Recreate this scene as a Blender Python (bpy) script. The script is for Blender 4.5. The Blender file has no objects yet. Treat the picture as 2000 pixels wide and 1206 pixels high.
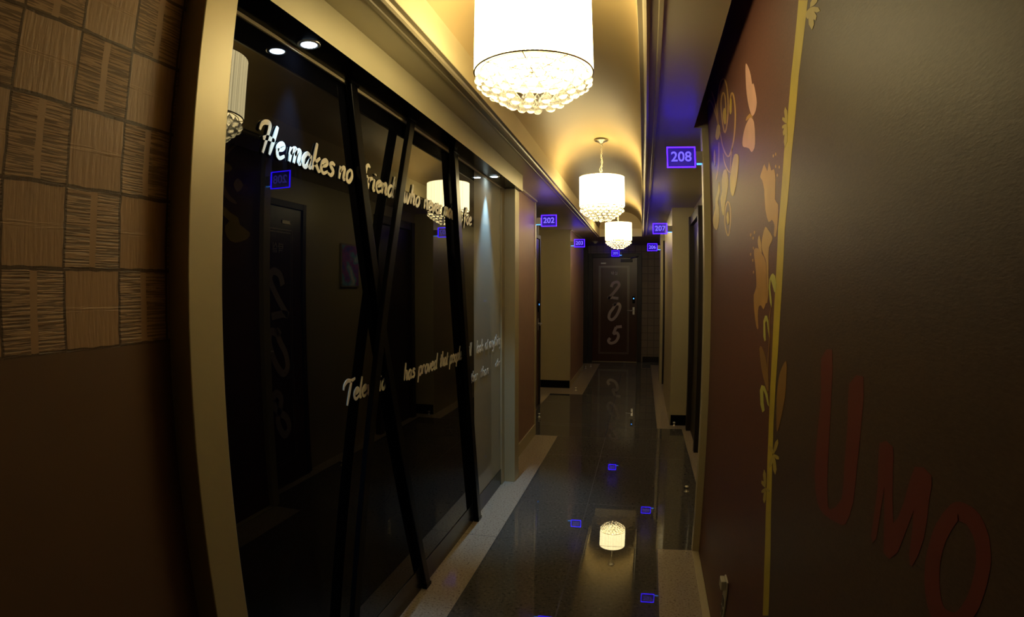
import bpy, bmesh, math, random
from mathutils import Vector, Matrix
random.seed(7)
scn = bpy.context.scene
C = scn.collection

# ---------------------------------------------------------------- camera, world, exposure, lights
cd = bpy.data.cameras.new('camera')
cam = bpy.data.objects.new('camera', cd); C.objects.link(cam)
cd.type = 'PANO'; cd.sensor_width = 36.0; cd.sensor_fit = 'HORIZONTAL'; cd.clip_start = 0.01
cd.panorama_type = 'FISHEYE_LENS_POLYNOMIAL'          # barrel-distorting wide phone lens
cd.fisheye_fov = math.radians(170)
cd.fisheye_polynomial_k0 = 0.0
cd.fisheye_polynomial_k1 = -0.04968671
cd.fisheye_polynomial_k2 = -7.7523e-06
cd.fisheye_polynomial_k3 = 1.0917467e-05
cd.fisheye_polynomial_k4 = -1.43375e-07
F = Vector((-0.22327530, 0.97410646, -0.03556333)); R = Vector((0.97471713, 0.22344130, 0.00071290)); U = Vector((-0.00864076, 0.03450501, 0.99936717))
m = Matrix((R, U, -F)).transposed().to_4x4(); m.translation = (0, 0, 1.5)
cam.matrix_world = m
scn.camera = cam

w = bpy.data.worlds.new('world'); scn.world = w; w.use_nodes = True
w.node_tree.nodes['Background'].inputs[0].default_value = (0.02, 0.018, 0.015, 1)
w.node_tree.nodes['Background'].inputs[1].default_value = 0.1
vs = scn.view_settings
vs.view_transform = 'Standard'; vs.look = 'None'; vs.gamma = 1.0; vs.use_curve_mapping = False; vs.exposure = 0.4
scn.cycles.use_denoising = True
scn.cycles.max_bounces = 8; scn.cycles.transparent_max_bounces = 12
scn.cycles.sample_clamp_indirect = 4.0
scn.cycles.caustics_reflective = False; scn.cycles.caustics_refractive = False

BULB_W = 6.5           # each chandelier's bulb
SHADE_E = 7.5          # the glowing string shade
SIGN_E = 3.2
LAMP_COL = (1.0, 0.82, 0.42)

# ---------------------------------------------------------------- materials
def mat(name, col, rough=0.5, metal=0.0, spec=0.5, bump=None, noise=None, coat=0.0, ior=1.5):
    m = bpy.data.materials.new(name); m.use_nodes = True
    nt = m.node_tree; b = nt.nodes['Principled BSDF']
    b.inputs['Base Color'].default_value = (*col, 1); b.inputs['Roughness'].default_value = rough
    b.inputs['Metallic'].default_value = metal; b.inputs['Specular IOR Level'].default_value = spec
    b.inputs['Coat Weight'].default_value = coat; b.inputs['IOR'].default_value = ior
    tc = nt.nodes.new('ShaderNodeTexCoord')
    if noise:
        sc, amt, stretch = noise
        mp = nt.nodes.new('ShaderNodeMapping'); mp.inputs['Scale'].default_value = stretch
        nz = nt.nodes.new('ShaderNodeTexNoise'); nz.inputs['Scale'].default_value = sc; nz.inputs['Detail'].default_value = 4
        nt.links.new(tc.outputs['Object'], mp.inputs[0]); nt.links.new(mp.outputs[0], nz.inputs[0])
        mx = nt.nodes.new('ShaderNodeMix'); mx.data_type = 'RGBA'
        mx.inputs[6].default_value = (*[c*(1-amt) for c in col], 1); mx.inputs[7].default_value = (*[min(1, c*(1+amt)) for c in col], 1)
        nt.links.new(nz.outputs[0], mx.inputs[0]); nt.links.new(mx.outputs[2], b.inputs['Base Color'])
    if bump:
        sc, st, dist = bump
        nz = nt.nodes.new('ShaderNodeTexNoise'); nz.inputs['Scale'].default_value = sc; nz.inputs['Detail'].default_value = 3
        nt.links.new(tc.outputs['Object'], nz.inputs[0])
        bp = nt.nodes.new('ShaderNodeBump'); bp.inputs['Strength'].default_value = st; bp.inputs['Distance'].default_value = dist
        nt.links.new(nz.outputs[0], bp.inputs['Height']); nt.links.new(bp.outputs[0], b.inputs['Normal'])
    return m
def emit(name, col, st):
    m = bpy.data.materials.new(name); m.use_nodes = True; nt = m.node_tree
    b = nt.nodes['Principled BSDF']; b.inputs['Base Color'].default_value = (*col, 1)
    b.inputs['Emission Color'].default_value = (*col, 1); b.inputs['Emission Strength'].default_value = st
    return m
M = {}
M['beige'] = mat('beige satin paint', (.56, .49, .29), .42, .25, bump=(300, .08, .001), noise=(6, .06, (1, 1, .2)))
M['soffit'] = mat('beige soffit paint', (.50, .43, .27), .38, .15)
M['vault'] = mat('ochre vault paint', (.52, .40, .20), .5, 0, noise=(2, .04, (1, 1, 1)))
M['fascia'] = mat('cream fascia paint', (.66, .56, .32), .4, 0)
M['moulding'] = mat('bronze moulding', (.38, .31, .18), .45, .1)
M['rose'] = mat('rose brown wallpaper', (.36, .22, .15), .5, .0, bump=(220, .12, .001), noise=(30, .1, (1, 1, .3)))
M['plain'] = mat('plain brown wallpaper', (.20, .14, .09), .6)
M['black'] = mat('black lacquer', (.003, .003, .0035), .22, spec=.12)
M['blackglass'] = mat('black back-painted glass', (.002, .002, .003), .012, spec=.30)
M['greyglass'] = mat('grey frosted back-painted glass', (.38, .36, .27), .03, spec=.35)
M['darkbase'] = mat('dark skirting', (.018, .014, .011), .25)
M['door'] = mat('dark mahogany laminate', (.060, .018, .010), .28, noise=(5, .25, (6, 6, .5)))
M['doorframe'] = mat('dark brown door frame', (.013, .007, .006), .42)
M['chrome'] = mat('chrome', (.78, .75, .68), .28, .85)
M['nickel'] = mat('satin nickel', (.30, .28, .22), .3, .8)
M['brass'] = mat('brushed brass', (.55, .45, .27), .3, 1.0)
M['silver'] = mat('silver inlay', (.45, .40, .33), .35, .6)
M['digit'] = mat('pale taupe vinyl', (.58, .47, .43), .5)
M['letter'] = mat('cream acrylic letter', (.78, .72, .55), .35)
M['whiteplastic'] = mat('white plastic', (.62, .58, .42), .4)
M['greyplastic'] = mat('grey plastic', (.38, .35, .3), .4)
M['outlet_dark'] = mat('outlet socket', (.10, .085, .05), .5)
M['bluelight'] = emit('blue edge light', (.020, .003, 1.0), 11)
M['digitlight'] = emit('violet engraved digits', (.15, .11, 1.0), 1.0)
M['cyanled'] = emit('cyan led', (.06, .30, 1.0), 2.5)
M['spotled'] = emit('cool white led', (.62, .80, 1.0), 40)
M['bulb'] = emit('warm bulb', LAMP_COL, 20)
M['picture_base'] = None

def tinted_acrylic():
    m = bpy.data.materials.new('blue lit acrylic'); m.use_nodes = True; nt = m.node_tree; nt.nodes.clear()
    o = nt.nodes.new('ShaderNodeOutputMaterial'); t = nt.nodes.new('ShaderNodeBsdfTransparent'); t.inputs[0].default_value = (.75, .72, 1, 1)
    e = nt.nodes.new('ShaderNodeEmission'); e.inputs[0].default_value = (.055, .01, .9, 1); e.inputs[1].default_value = .10
    a = nt.nodes.new('ShaderNodeAddShader')
    nt.links.new(t.outputs[0], a.inputs[0]); nt.links.new(e.outputs[0], a.inputs[1]); nt.links.new(a.outputs[0], o.inputs[0])
    return m
M['acrylic'] = tinted_acrylic()

def crystal():
    m = bpy.data.materials.new('crystal'); m.use_nodes = True; nt = m.node_tree; nt.nodes.clear()
    o = nt.nodes.new('ShaderNodeOutputMaterial'); g = nt.nodes.new('ShaderNodeBsdfGlass'); g.inputs['IOR'].default_value = 1.5
    g.inputs['Roughness'].default_value = .03
    tr = nt.nodes.new('ShaderNodeBsdfTransparent'); tl = nt.nodes.new('ShaderNodeBsdfTranslucent')
    m1 = nt.nodes.new('ShaderNodeMixShader'); m1.inputs[0].default_value = .30
    m2 = nt.nodes.new('ShaderNodeMixShader'); m2.inputs[0].default_value = .09
    nt.links.new(g.outputs[0], m1.inputs[1]); nt.links.new(tr.outputs[0], m1.inputs[2])
    nt.links.new(m1.outputs[0], m2.inputs[1]); nt.links.new(tl.outputs[0], m2.inputs[2]); nt.links.new(m2.outputs[0], o.inputs[0])
    return m
M['crystal'] = crystal()

def shade_mat():
    m = bpy.data.materials.new('pleated string shade'); m.use_nodes = True; nt = m.node_tree
    b = nt.nodes['Principled BSDF']; b.inputs['Base Color'].default_value = (.85, .78, .6, 1); b.inputs['Roughness'].default_value = .6
    tc = nt.nodes.new('ShaderNodeTexCoord'); sx = nt.nodes.new('ShaderNodeSeparateXYZ'); nt.links.new(tc.outputs['Object'], sx.inputs[0])
    at = nt.nodes.new('ShaderNodeMath'); at.operation = 'ARCTAN2'; nt.links.new(sx.outputs[1], at.inputs[0]); nt.links.new(sx.outputs[0], at.inputs[1])
    nz = nt.nodes.new('ShaderNodeTexNoise'); nz.noise_dimensions = '1D'; nz.inputs['Scale'].default_value = 22; nz.inputs['Detail'].default_value = 3
    nt.links.new(at.outputs[0], nz.inputs['W'])
    mr = nt.nodes.new('ShaderNodeMapRange'); mr.inputs[1].default_value = .3; mr.inputs[2].default_value = .7; mr.inputs[3].default_value = SHADE_E*.62; mr.inputs[4].default_value = SHADE_E*1.35
    nt.links.new(nz.outputs[0], mr.inputs[0])
    b.inputs['Emission Color'].default_value = (*LAMP_COL, 1)
    nt.links.new(mr.outputs[0], b.inputs['Emission Strength'])
    return m
M['shade'] = shade_mat()

def granite(name, base, dark, light, rough, scale=60):
    m = bpy.data.materials.new(name); m.use_nodes = True; nt = m.node_tree; b = nt.nodes['Principled BSDF']
    tc = nt.nodes.new('ShaderNodeTexCoord')
    nz = nt.nodes.new('ShaderNodeTexNoise'); nz.inputs['Scale'].default_value = scale; nz.inputs['Detail'].default_value = 6; nz.inputs['Roughness'].default_value = .7
    nt.links.new(tc.outputs['Object'], nz.inputs[0])
    r = nt.nodes.new('ShaderNodeValToRGB'); e = r.color_ramp.elements
    e[0].position = .36; e[0].color = (*dark, 1); e[1].position = .66; e[1].color = (*light, 1)
    k = r.color_ramp.elements.new(.46); k.color = (*base, 1); k = r.color_ramp.elements.new(.58); k.color = (*base, 1)
    nt.links.new(nz.outputs[0], r.inputs[0]); nt.links.new(r.outputs[0], b.inputs['Base Color'])
    b.inputs['Roughness'].default_value = rough; b.inputs['IOR'].default_value = 1.42; b.inputs['Specular IOR Level'].default_value = .5
    return m
M['granite'] = granite('polished dark granite', (.115, .11, .095), (.04, .038, .034), (.22, .21, .18), .01)
M['border'] = granite('cream speckled granite', (.50, .43, .32), (.16, .11, .07), (.66, .58, .45), .08, 90)
M['grout'] = mat('dark tile joint', (.012, .011, .010), .3)

def weave_paper():
    """woven grass wallpaper: a chequer of squares, ribbed ones and smooth ones, with dark seams; plain and darker brown below"""
    m = bpy.data.materials.new('woven square wallpaper'); m.use_nodes = True; nt = m.node_tree; b = nt.nodes['Principled BSDF']
    N = nt.nodes.new; Lk = nt.links.new
    def math_(op, a, bb=None, cc=None):
        n = N('ShaderNodeMath'); n.operation = op
        for i, v in enumerate((a, bb, cc)):
            if v is None: continue
            if isinstance(v, (int, float)): n.inputs[i].default_value = v
            else: Lk(v, n.inputs[i])
        return n.outputs[0]
    tc = N('ShaderNodeTexCoord'); sx = N('ShaderNodeSeparateXYZ'); Lk(tc.outputs['Object'], sx.inputs[0])
    wob = N('ShaderNodeTexNoise'); wob.inputs['Scale'].default_value = 25; wob.inputs['Detail'].default_value = 3; Lk(tc.outputs['Object'], wob.inputs[0])
    wb = math_('MULTIPLY', math_('SUBTRACT', wob.outputs[0], .5), .055)
    # y cells start so that seams fall at y = 0.656 + k*0.128 ; rows at z = 1.540 + k*0.149
    u = math_('ADD', math_('DIVIDE', math_('SUBTRACT', sx.outputs[1], WY0), WYP), math_('ADD', wb, 21.0))
    v = math_('ADD', math_('DIVIDE', math_('SUBTRACT', sx.outputs[2], WZ0), WZP), math_('ADD', wb, 20.0))
    fu = math_('FRACT', u); fv = math_('FRACT', v)
    par = math_('MODULO', math_('ADD', math_('FLOOR', u), math_('FLOOR', v)), 2.0)
    du = math_('ABSOLUTE', math_('SUBTRACT', fu, .5)); dv = math_('ABSOLUTE', math_('SUBTRACT', fv, .5))
    seam = math_('GREATER_THAN', math_('MAXIMUM', math_('MULTIPLY', du, .995), dv), .474)
    # ribs: thin wavy horizontal threads in the odd squares; a vertical centre band without them
    mp = N('ShaderNodeMapping'); mp.inputs['Scale'].default_value = (1, 11, 250); Lk(tc.outputs['Object'], mp.inputs[0])
    rn = N('ShaderNodeTexNoise'); rn.inputs['Scale'].default_value = 1.0; rn.inputs['Detail'].default_value = 3; Lk(mp.outputs[0], rn.inputs[0])
    rib = math_('GREATER_THAN', rn.outputs[0], .5)
    band = math_('GREATER_THAN', du, .06)
    ribs = math_('MULTIPLY', math_('MULTIPLY', rn.outputs[0], 1.0), math_('MULTIPLY', par, band))
    mp2 = N('ShaderNodeMapping'); mp2.inputs['Scale'].default_value = (1, 130, 14); Lk(tc.outputs['Object'], mp2.inputs[0])
    rn2 = N('ShaderNodeTexNoise'); rn2.inputs['Scale'].default_value = 1.0; rn2.inputs['Detail'].default_value = 3; Lk(mp2.outputs[0], rn2.inputs[0])
    midband = math_('LESS_THAN', dv, .035)
    even = math_('SUBTRACT', 1.0, par)
    grain = math_('MULTIPLY', rn2.outputs[0], math_('MULTIPLY', even, .4))
    mb = math_('MULTIPLY', math_('MULTIPLY', midband, even), rn.outputs[0])
    h = math_('ADD', math_('ADD', math_('MULTIPLY', ribs, 1.0), grain), math_('MULTIPLY', mb, .8))
    h = math_('SUBTRACT', h, math_('MULTIPLY', seam, .8))
    up = math_('GREATER_THAN', sx.outputs[2], WZ0 - WZP - .002)
    h = math_('MULTIPLY', h, up)
    mx = N('ShaderNodeMix'); mx.data_type = 'RGBA'
    mx.inputs[6].default_value = (.52, .33, .19, 1); mx.inputs[7].default_value = (.09, .055, .032, 1)
    dark = math_('MULTIPLY', math_('MULTIPLY', math_('MULTIPLY', par, band), math_('SUBTRACT', 1.0, rib)), .62)
    dark2 = math_('MULTIPLY', math_('MULTIPLY', even, math_('SUBTRACT', rn2.outputs[0], .35)), .35)
    tot = math_('MULTIPLY', math_('MAXIMUM', math_('ADD', dark, dark2), math_('MULTIPLY', seam, .92)), up)
    Lk(tot, mx.inputs[0])
    mx2 = N('ShaderNodeMix'); mx2.data_type = 'RGBA'; mx2.inputs[6].default_value = (.19, .115, .07, 1); Lk(up, mx2.inputs[0]); Lk(mx.outputs[2], mx2.inputs[7])
    Lk(mx2.outputs[2], b.inputs['Base Color']); b.inputs['Roughness'].default_value = .5
    bp = N('ShaderNodeBump'); bp.inputs['Strength'].default_value = .8; bp.inputs['Distance'].default_value = .004
    Lk(h, bp.inputs['Height']); Lk(bp.outputs[0], b.inputs['Normal'])
    return m
WY0, WYP, WZ0, WZP = .656, .1295, 1.540, .149
M['weave'] = weave_paper()

def tile_paper():
    m = bpy.data.materials.new('tile pattern wallpaper'); m.use_nodes = True; nt = m.node_tree; b = nt.nodes['Principled BSDF']
    tc = nt.nodes.new('ShaderNodeTexCoord'); mp = nt.nodes.new('ShaderNodeMapping'); mp.inputs['Rotation'].default_value = (math.pi/2, 0, 0)
    br = nt.nodes.new('ShaderNodeTexBrick'); br.offset = 0
    br.inputs['Color1'].default_value = (.27, .21, .15, 1); br.inputs['Color2'].default_value = (.23, .18, .125, 1); br.inputs['Mortar'].default_value = (.12, .085, .055, 1)
    br.inputs['Scale'].default_value = 1; br.inputs['Mortar Size'].default_value = .006; br.inputs['Brick Width'].default_value = .13; br.inputs['Row Height'].default_value = .15
    nt.links.new(tc.outputs['Object'], mp.inputs[0]); nt.links.new(mp.outputs[0], br.inputs[0]); nt.links.new(br.outputs[0], b.inputs['Base Color'])
    b.inputs['Roughness'].default_value = .5
    return m
M['tilepaper'] = tile_paper()

def mural_paper():
    """embossed wallpaper: red-brown ground on one side of the printed stem, grey-brown on the other"""
    m = bpy.data.materials.new('embossed brown mural paper'); m.use_nodes = True; nt = m.node_tree; b = nt.nodes['Principled BSDF']
    N = nt.nodes.new; Lk = nt.links.new
    tc = N('ShaderNodeTexCoord'); sx = N('ShaderNodeSeparateXYZ'); Lk(tc.outputs['Object'], sx.inputs[0])
    def math_(op, a, bb=None):
        n = N('ShaderNodeMath'); n.operation = op
        for i, v in enumerate((a, bb)):
            if v is None: continue
            if isinstance(v, (int, float)): n.inputs[i].default_value = v
            else: Lk(v, n.inputs[i])
        return n.outputs[0]
    dz = math_('SUBTRACT', sx.outputs[2], 1.21)
    edge = math_('ADD', math_('MULTIPLY', math_('MULTIPLY', dz, dz), .50), sx.outputs[1])   # y + .5 dz^2 compared with the stem
    mr = N('ShaderNodeMapRange'); mr.inputs[1].default_value = 1.59; mr.inputs[2].default_value = 1.63; Lk(edge, mr.inputs[0])
    mx = N('ShaderNodeMix'); mx.data_type = 'RGBA'; mx.inputs[6].default_value = (.125, .075, .043, 1); mx.inputs[7].default_value = (.20, .077, .046, 1)
    Lk(mr.outputs[0], mx.inputs[0])
    nz = N('ShaderNodeTexNoise'); nz.inputs['Scale'].default_value = 140; nz.inputs['Detail'].default_value = 4; Lk(tc.outputs['Object'], nz.inputs[0])
    mp = N('ShaderNodeMapping'); mp.inputs['Scale'].default_value = (1, .6, 2.2); Lk(tc.outputs['Object'], mp.inputs[0]); Lk(mp.outputs[0], nz.inputs[0])
    m2 = N('ShaderNodeMix'); m2.data_type = 'RGBA'; m2.blend_type = 'MULTIPLY'; m2.inputs[0].default_value = .5
    Lk(mx.outputs[2], m2.inputs[6]); Lk(nz.outputs[0], m2.inputs[7]); Lk(m2.outputs[2], b.inputs['Base Color'])
    b.inputs['Roughness'].default_value = .5; b.inputs['Specular IOR Level'].default_value = .35
    bp = N('ShaderNodeBump'); bp.inputs['Strength'].default_value = .16; bp.inputs['Distance'].default_value = .002
    Lk(nz.outputs[0], bp.inputs['Height']); Lk(bp.outputs[0], b.inputs['Normal'])
    return m
M['mural'] = mural_paper()
INK = dict(gold=(.50, .38, .03), orange=(.42, .22, .045), amber=(.46, .27, .06), lime=(.50, .48, .09), bronze=(.27, .14, .03), pale=(.42, .32, .06),
           pink=(.55, .31, .22), ochre=(.50, .29, .07), yellow=(.55, .38, .03), red=(.13, .026, .014))
for k, v in INK.items():
    v = tuple(min(.9, c*1.25) for c in v)
    M['ink_'+k] = mat('printed '+k+' ink', v, .5, noise=(9, .25 if k != 'red' else .1, (1, 1, 1)))

# ---------------------------------------------------------------- mesh helpers
def obj(name, bm, m, parent=None, smooth=False, bevel=0.0, loc=None):
    me = bpy.data.meshes.new(name)
    bmesh.ops.recalc_face_normals(bm, faces=bm.faces[:])
    bm.to_mesh(me); bm.free()
    for x in (m if isinstance(m, (list, tuple)) else [m]): me.materials.append(x)
    if smooth:
        for p in me.polygons: p.use_smooth = True
    o = bpy.data.objects.new(name, me); C.objects.link(o)
    if loc: o.location = loc
    if parent: o.parent = parent
    if bevel:
        b = o.modifiers.new('bevel', 'BEVEL'); b.width = bevel; b.segments = 2; b.limit_method = 'ANGLE'
    return o
def box(bm, x0, x1, y0, y1, z0, z1, mi=0):
    vs_ = [bm.verts.new(p) for p in ((x0,y0,z0),(x1,y0,z0),(x1,y1,z0),(x0,y1,z0),(x0,y0,z1),(x1,y0,z1),(x1,y1,z1),(x0,y1,z1))]
    fs = []
    for q in ((3,2,1,0),(4,5,6,7),(0,1,5,4),(1,2,6,5),(2,3,7,6),(3,0,4,7)):   # bottom top -y +x +y -x
        f = bm.faces.new([vs_[i] for i in q]); f.material_index = mi; fs.append(f)
    return fs
def B(name, m, *b, parent=None, bevel=0.0, faces=None):
    bm = bmesh.new(); fs = box(bm, *b)
    if faces:
        for i, k in faces.items(): fs[i].material_index = k
    return obj(name, bm, m, parent, bevel=bevel)
def prism(bm, pts, axis, a0, a1, mi=0):
    """polygon pts in the plane across axis, extruded from a0 to a1"""
    def P(p, a):
        return {'x': (a, p[0], p[1]), 'y': (p[0], a, p[1]), 'z': (p[0], p[1], a)}[axis]
    v0 = [bm.verts.new(P(p, a0)) for p in pts]; v1 = [bm.verts.new(P(p, a1)) for p in pts]; n = len(pts)
    for f in (bm.faces.new(v0[::-1]), bm.faces.new(v1)): f.material_index = mi
    for i in range(n):
        f = bm.faces.new((v0[i], v0[(i+1) % n], v1[(i+1) % n], v1[i])); f.material_index = mi
def lathe(bm, prof, n=32, c=(0, 0, 0), close=False):
    rings = []
    for r, z in prof:
        if r < 1e-6: rings.append([bm.verts.new((c[0], c[1], c[2]+z))])
        else: rings.append([bm.verts.new((c[0]+r*math.cos(2*math.pi*i/n), c[1]+r*math.sin(2*math.pi*i/n), c[2]+z)) for i in range(n)])
    for a, b in zip(rings, rings[1:]):
        for i in range(n):
            j = (i+1) % n
            q = [a[i % len(a)], a[j % len(a)], b[j % len(b)], b[i % len(b)]]
            q = [v for k, v in enumerate(q) if v not in q[:k]]
            if len(q) > 2: bm.faces.new(q)
def tube(bm, pts, r, n=8):
    pts = [Vector(p) for p in pts]; prev = None; rings = []
    for i, p in enumerate(pts):
        t = (pts[min(i+1, len(pts)-1)] - pts[max(i-1, 0)]).normalized()
        a = Vector((0, 0, 1)) if abs(t.z) < .9 else Vector((1, 0, 0))
        if prev is not None: a = prev
        u = (a - t*a.dot(t)).normalized(); v = t.cross(u); prev = u
        rr = r[i] if isinstance(r, (list, tuple)) else r
        rings.append([bm.verts.new(p + (u*math.cos(2*math.pi*k/n) + v*math.sin(2*math.pi*k/n))*rr) for k in range(n)])
    for a, b in zip(rings, rings[1:]):
        for k in range(n): bm.faces.new((a[k], a[(k+1) % n], b[(k+1) % n], b[k]))
    bm.faces.new(rings[0][::-1]); bm.faces.new(rings[-1])
def torus(bm, c, R_, r, n=32, k=6, axis='z'):
    vs_ = []
    for i in range(n):
        a = 2*math.pi*i/n; row = []
        for j in range(k):
            b = 2*math.pi*j/k; q = (R_ + r*math.cos(b)); p = (q*math.cos(a), q*math.sin(a), r*math.sin(b))
            if axis == 'x': p = (p[2], p[0], p[1])
            if axis == 'y': p = (p[0], p[2], p[1])
            row.append(bm.verts.new((c[0]+p[0], c[1]+p[1], c[2]+p[2])))
        vs_.append(row)
    for i in range(n):
        for j in range(k): bm.faces.new((vs_[i][j], vs_[(i+1) % n][j], vs_[(i+1) % n][(j+1) % k], vs_[i][(j+1) % k]))
def thing(name, label, cat, loc=(0, 0, 0), group=None):
    o = bpy.data.objects.new(name, None); C.objects.link(o); o.location = loc; o.empty_display_size = .1
    o['label'] = label; o['category'] = cat
    if group: o['group'] = group
    return o
def tag(o, label, cat, group=None):
    o['label'] = label; o['category'] = cat
    if group: o['group'] = group
    return o
def struct(o, label=None, cat=None):
    o['kind'] = 'structure'
    if label: o['label'] = label
    if cat: o['category'] = cat
    return o
def sempty(name, label, cat, loc=(0, 0, 0)):
    o = thing(name, label, cat, loc); o['kind'] = 'structure'; return o

# brush-script strokes: x right, y up, x-height .5, ascender 1
GL = {
 'H': (.68, [[(-.06,.68),(.0,.9),(.16,1.0),(.30,.95),(.27,.6),(.16,.0)], [(.62,1.0),(.52,.5),(.42,.0)], [(.10,.46),(.30,.52),(.56,.50)]]),
 'T': (.62, [[(-.05,.62),(.0,.85),(.18,1.0),(.42,.95),(.66,1.02)], [(.42,.95),(.34,.5),(.22,-.15)]]),
 'e': (.36, [[(.05,.25),(.22,.30),(.30,.42),(.2,.5),(.06,.35),(.05,.12),(.17,.0),(.36,.12)]]),
 'm': (.54, [[(.06,.5),(.04,.0)], [(.05,.26),(.16,.48),(.24,.44),(.22,.0)], [(.22,.28),(.34,.48),(.42,.43),(.41,.06),(.5,.05)]]),
 'a': (.42, [[(.33,.44),(.18,.5),(.05,.3),(.07,.05),(.2,.03),(.33,.36)], [(.35,.49),(.32,.08),(.42,.05)]]),
 'k': (.40, [[(.14,1.0),(.09,.5),(.05,.0)], [(.34,.5),(.12,.24),(.2,.2),(.33,.02),(.4,.05)]]),
 's': (.34, [[(.31,.44),(.18,.5),(.10,.38),(.26,.2),(.18,.02),(.02,.06)]]),
 'n': (.39, [[(.06,.5),(.04,.0)], [(.05,.26),(.19,.48),(.28,.43),(.26,.06),(.36,.05)]]),
 'o': (.38, [[(.2,.5),(.06,.32),(.07,.06),(.21,.01),(.34,.24),(.29,.46),(.18,.5)]]),
 'f': (.32, [[(.37,.92),(.26,1.0),(.17,.82),(.11,.2),(.03,-.35)], [(.02,.46),(.3,.5)]]),
 'r': (.30, [[(.06,.5),(.04,.0)], [(.05,.26),(.15,.46),(.28,.49)]]),
 'i': (.19, [[(.08,.5),(.05,.06),(.15,.03)], [(.11,.68),(.12,.75)]]),
 'd': (.42, [[(.32,.44),(.18,.5),(.05,.28),(.07,.03),(.2,.04),(.33,.34)], [(.42,1.0),(.34,.4),(.33,.05),(.42,.04)]]),
 'w': (.52, [[(.05,.5),(.05,.06),(.15,.03),(.26,.46)], [(.26,.46),(.25,.05),(.35,.03),(.48,.5)]]),
 'h': (.40, [[(.14,1.0),(.09,.5),(.05,.0)], [(.06,.26),(.2,.48),(.29,.43),(.27,.05),(.37,.05)]]),
 'v': (.34, [[(.05,.5),(.10,.03),(.2,.15),(.30,.5)]]),
 'l': (.19, [[(.15,1.0),(.07,.3),(.07,.05),(.16,.03)]]),
 't': (.27, [[(.18,.82),(.09,.2),(.1,.04),(.2,.03)], [(.0,.50),(.28,.54)]]),
 'p': (.39, [[(.09,.5),(.04,.1),(-.02,-.42)], [(.08,.28),(.19,.48),(.33,.42),(.3,.1),(.15,.0),(.06,.1)]]),
 'u': (.43, [[(.07,.5),(.05,.12),(.14,.02),(.31,.42)], [(.34,.5),(.31,.08),(.41,.04)]]),
 'y': (.40, [[(.07,.5),(.05,.14),(.14,.03),(.31,.42)], [(.34,.5),(.27,-.15),(.10,-.42),(-.02,-.32)]]),
 'g': (.41, [[(.33,.44),(.18,.5),(.05,.3),(.07,.05),(.2,.03),(.33,.36)], [(.35,.49),(.28,-.15),(.12,-.42),(-.02,-.32)]]),
 ' ': (.26, []),
 '2': (.62, [[(.12,.70),(.2,.93),(.42,1.0),(.54,.82),(.38,.5),(.10,.10),(.02,.03),(.2,.06),(.58,.02)]]),
 '0': (.62, [[(.22,.86),(.33,.97),(.24,.72),(.08,.42),(.06,.12),(.24,.0),(.46,.26),(.60,.72),(.52,.96),(.36,.92)]]),
 '5': (.62, [[(.68,1.0),(.38,.96)], [(.38,.96),(.28,.58),(.46,.62),(.56,.40),(.44,.10),(.18,.0),(.04,.14),(.12,.30)]]),
 '8': (.62, [[(.56,.84),(.42,1.0),(.26,.86),(.34,.62),(.46,.36),(.30,.02),(.10,.12),(.14,.38),(.42,.60),(.56,.84)]]),
 '7': (.62, [[(.1,.92),(.3,.98),(.62,.97)], [(.62,.97),(.36,.5),(.2,.0)]]),
 '3': (.62, [[(.14,.86),(.4,1.0),(.54,.82),(.3,.56)], [(.3,.56),(.5,.42),(.42,.1),(.16,.0),(.04,.14)]]),
 '6': (.62, [[(.6,.98),(.3,.7),(.08,.3),(.16,.02),(.42,.06),(.5,.34),(.3,.5),(.12,.36)]]),
}
def catmull(p, n=5):
    out = []
    for i in range(len(p)-1):
        p0, p1, p2, p3 = p[max(i-1, 0)], p[i], p[i+1], p[min(i+2, len(p)-1)]
        for k in range(n):
            t = k/n
            out.append(tuple(.5*((2*p1[j]) + (-p0[j]+p2[j])*t + (2*p0[j]-5*p1[j]+4*p2[j]-p3[j])*t*t + (-p0[j]+3*p1[j]-3*p2[j]+p3[j])*t**3) for j in (0, 1)))
    out.append(p[-1]); return out
def text_width(s): return sum(GL[c][0] for c in s)
def script_text(bm, s, size_x, size_y, place, depth, w=.085, slant=.12, taper=True):
    """place(u, v, d) maps text plane coordinates (metres) and depth to a point"""
    x = 0
    for ch in s:
        adv, strokes = GL[ch]
        for st in strokes:
            q = catmull(st, 5) if len(st) > 2 else [st[0], tuple((a+b)/2 for a, b in zip(*st)), st[1]]
            q = [((x + a + b*slant)*size_x, b*size_y) for a, b in q]; n = len(q)
            rows = []
            for i, (a, b) in enumerate(q):
                tx = q[min(i+1, n-1)][0] - q[max(i-1, 0)][0]; ty = q[min(i+1, n-1)][1] - q[max(i-1, 0)][1]
                L = math.hypot(tx, ty) or 1; nx, ny = -ty/L, tx/L
                k = 1.0
                if taper: k = .55 + .45*math.sin(math.pi*min(1, (i+.6)/(n-.2)))
                ww = w*size_y*.5*k
                rows.append([bm.verts.new(place(a+nx*ww*s1, b+ny*ww*s1, d)) for s1, d in ((1, 0), (-1, 0), (-1, depth), (1, depth))])
            for r0, r1 in zip(rows, rows[1:]):
                for j in range(4): bm.faces.new((r0[j], r0[(j+1) % 4], r1[(j+1) % 4], r1[j]))
            bm.faces.new(rows[0][::-1]); bm.faces.new(rows[-1])
        x += adv
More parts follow.
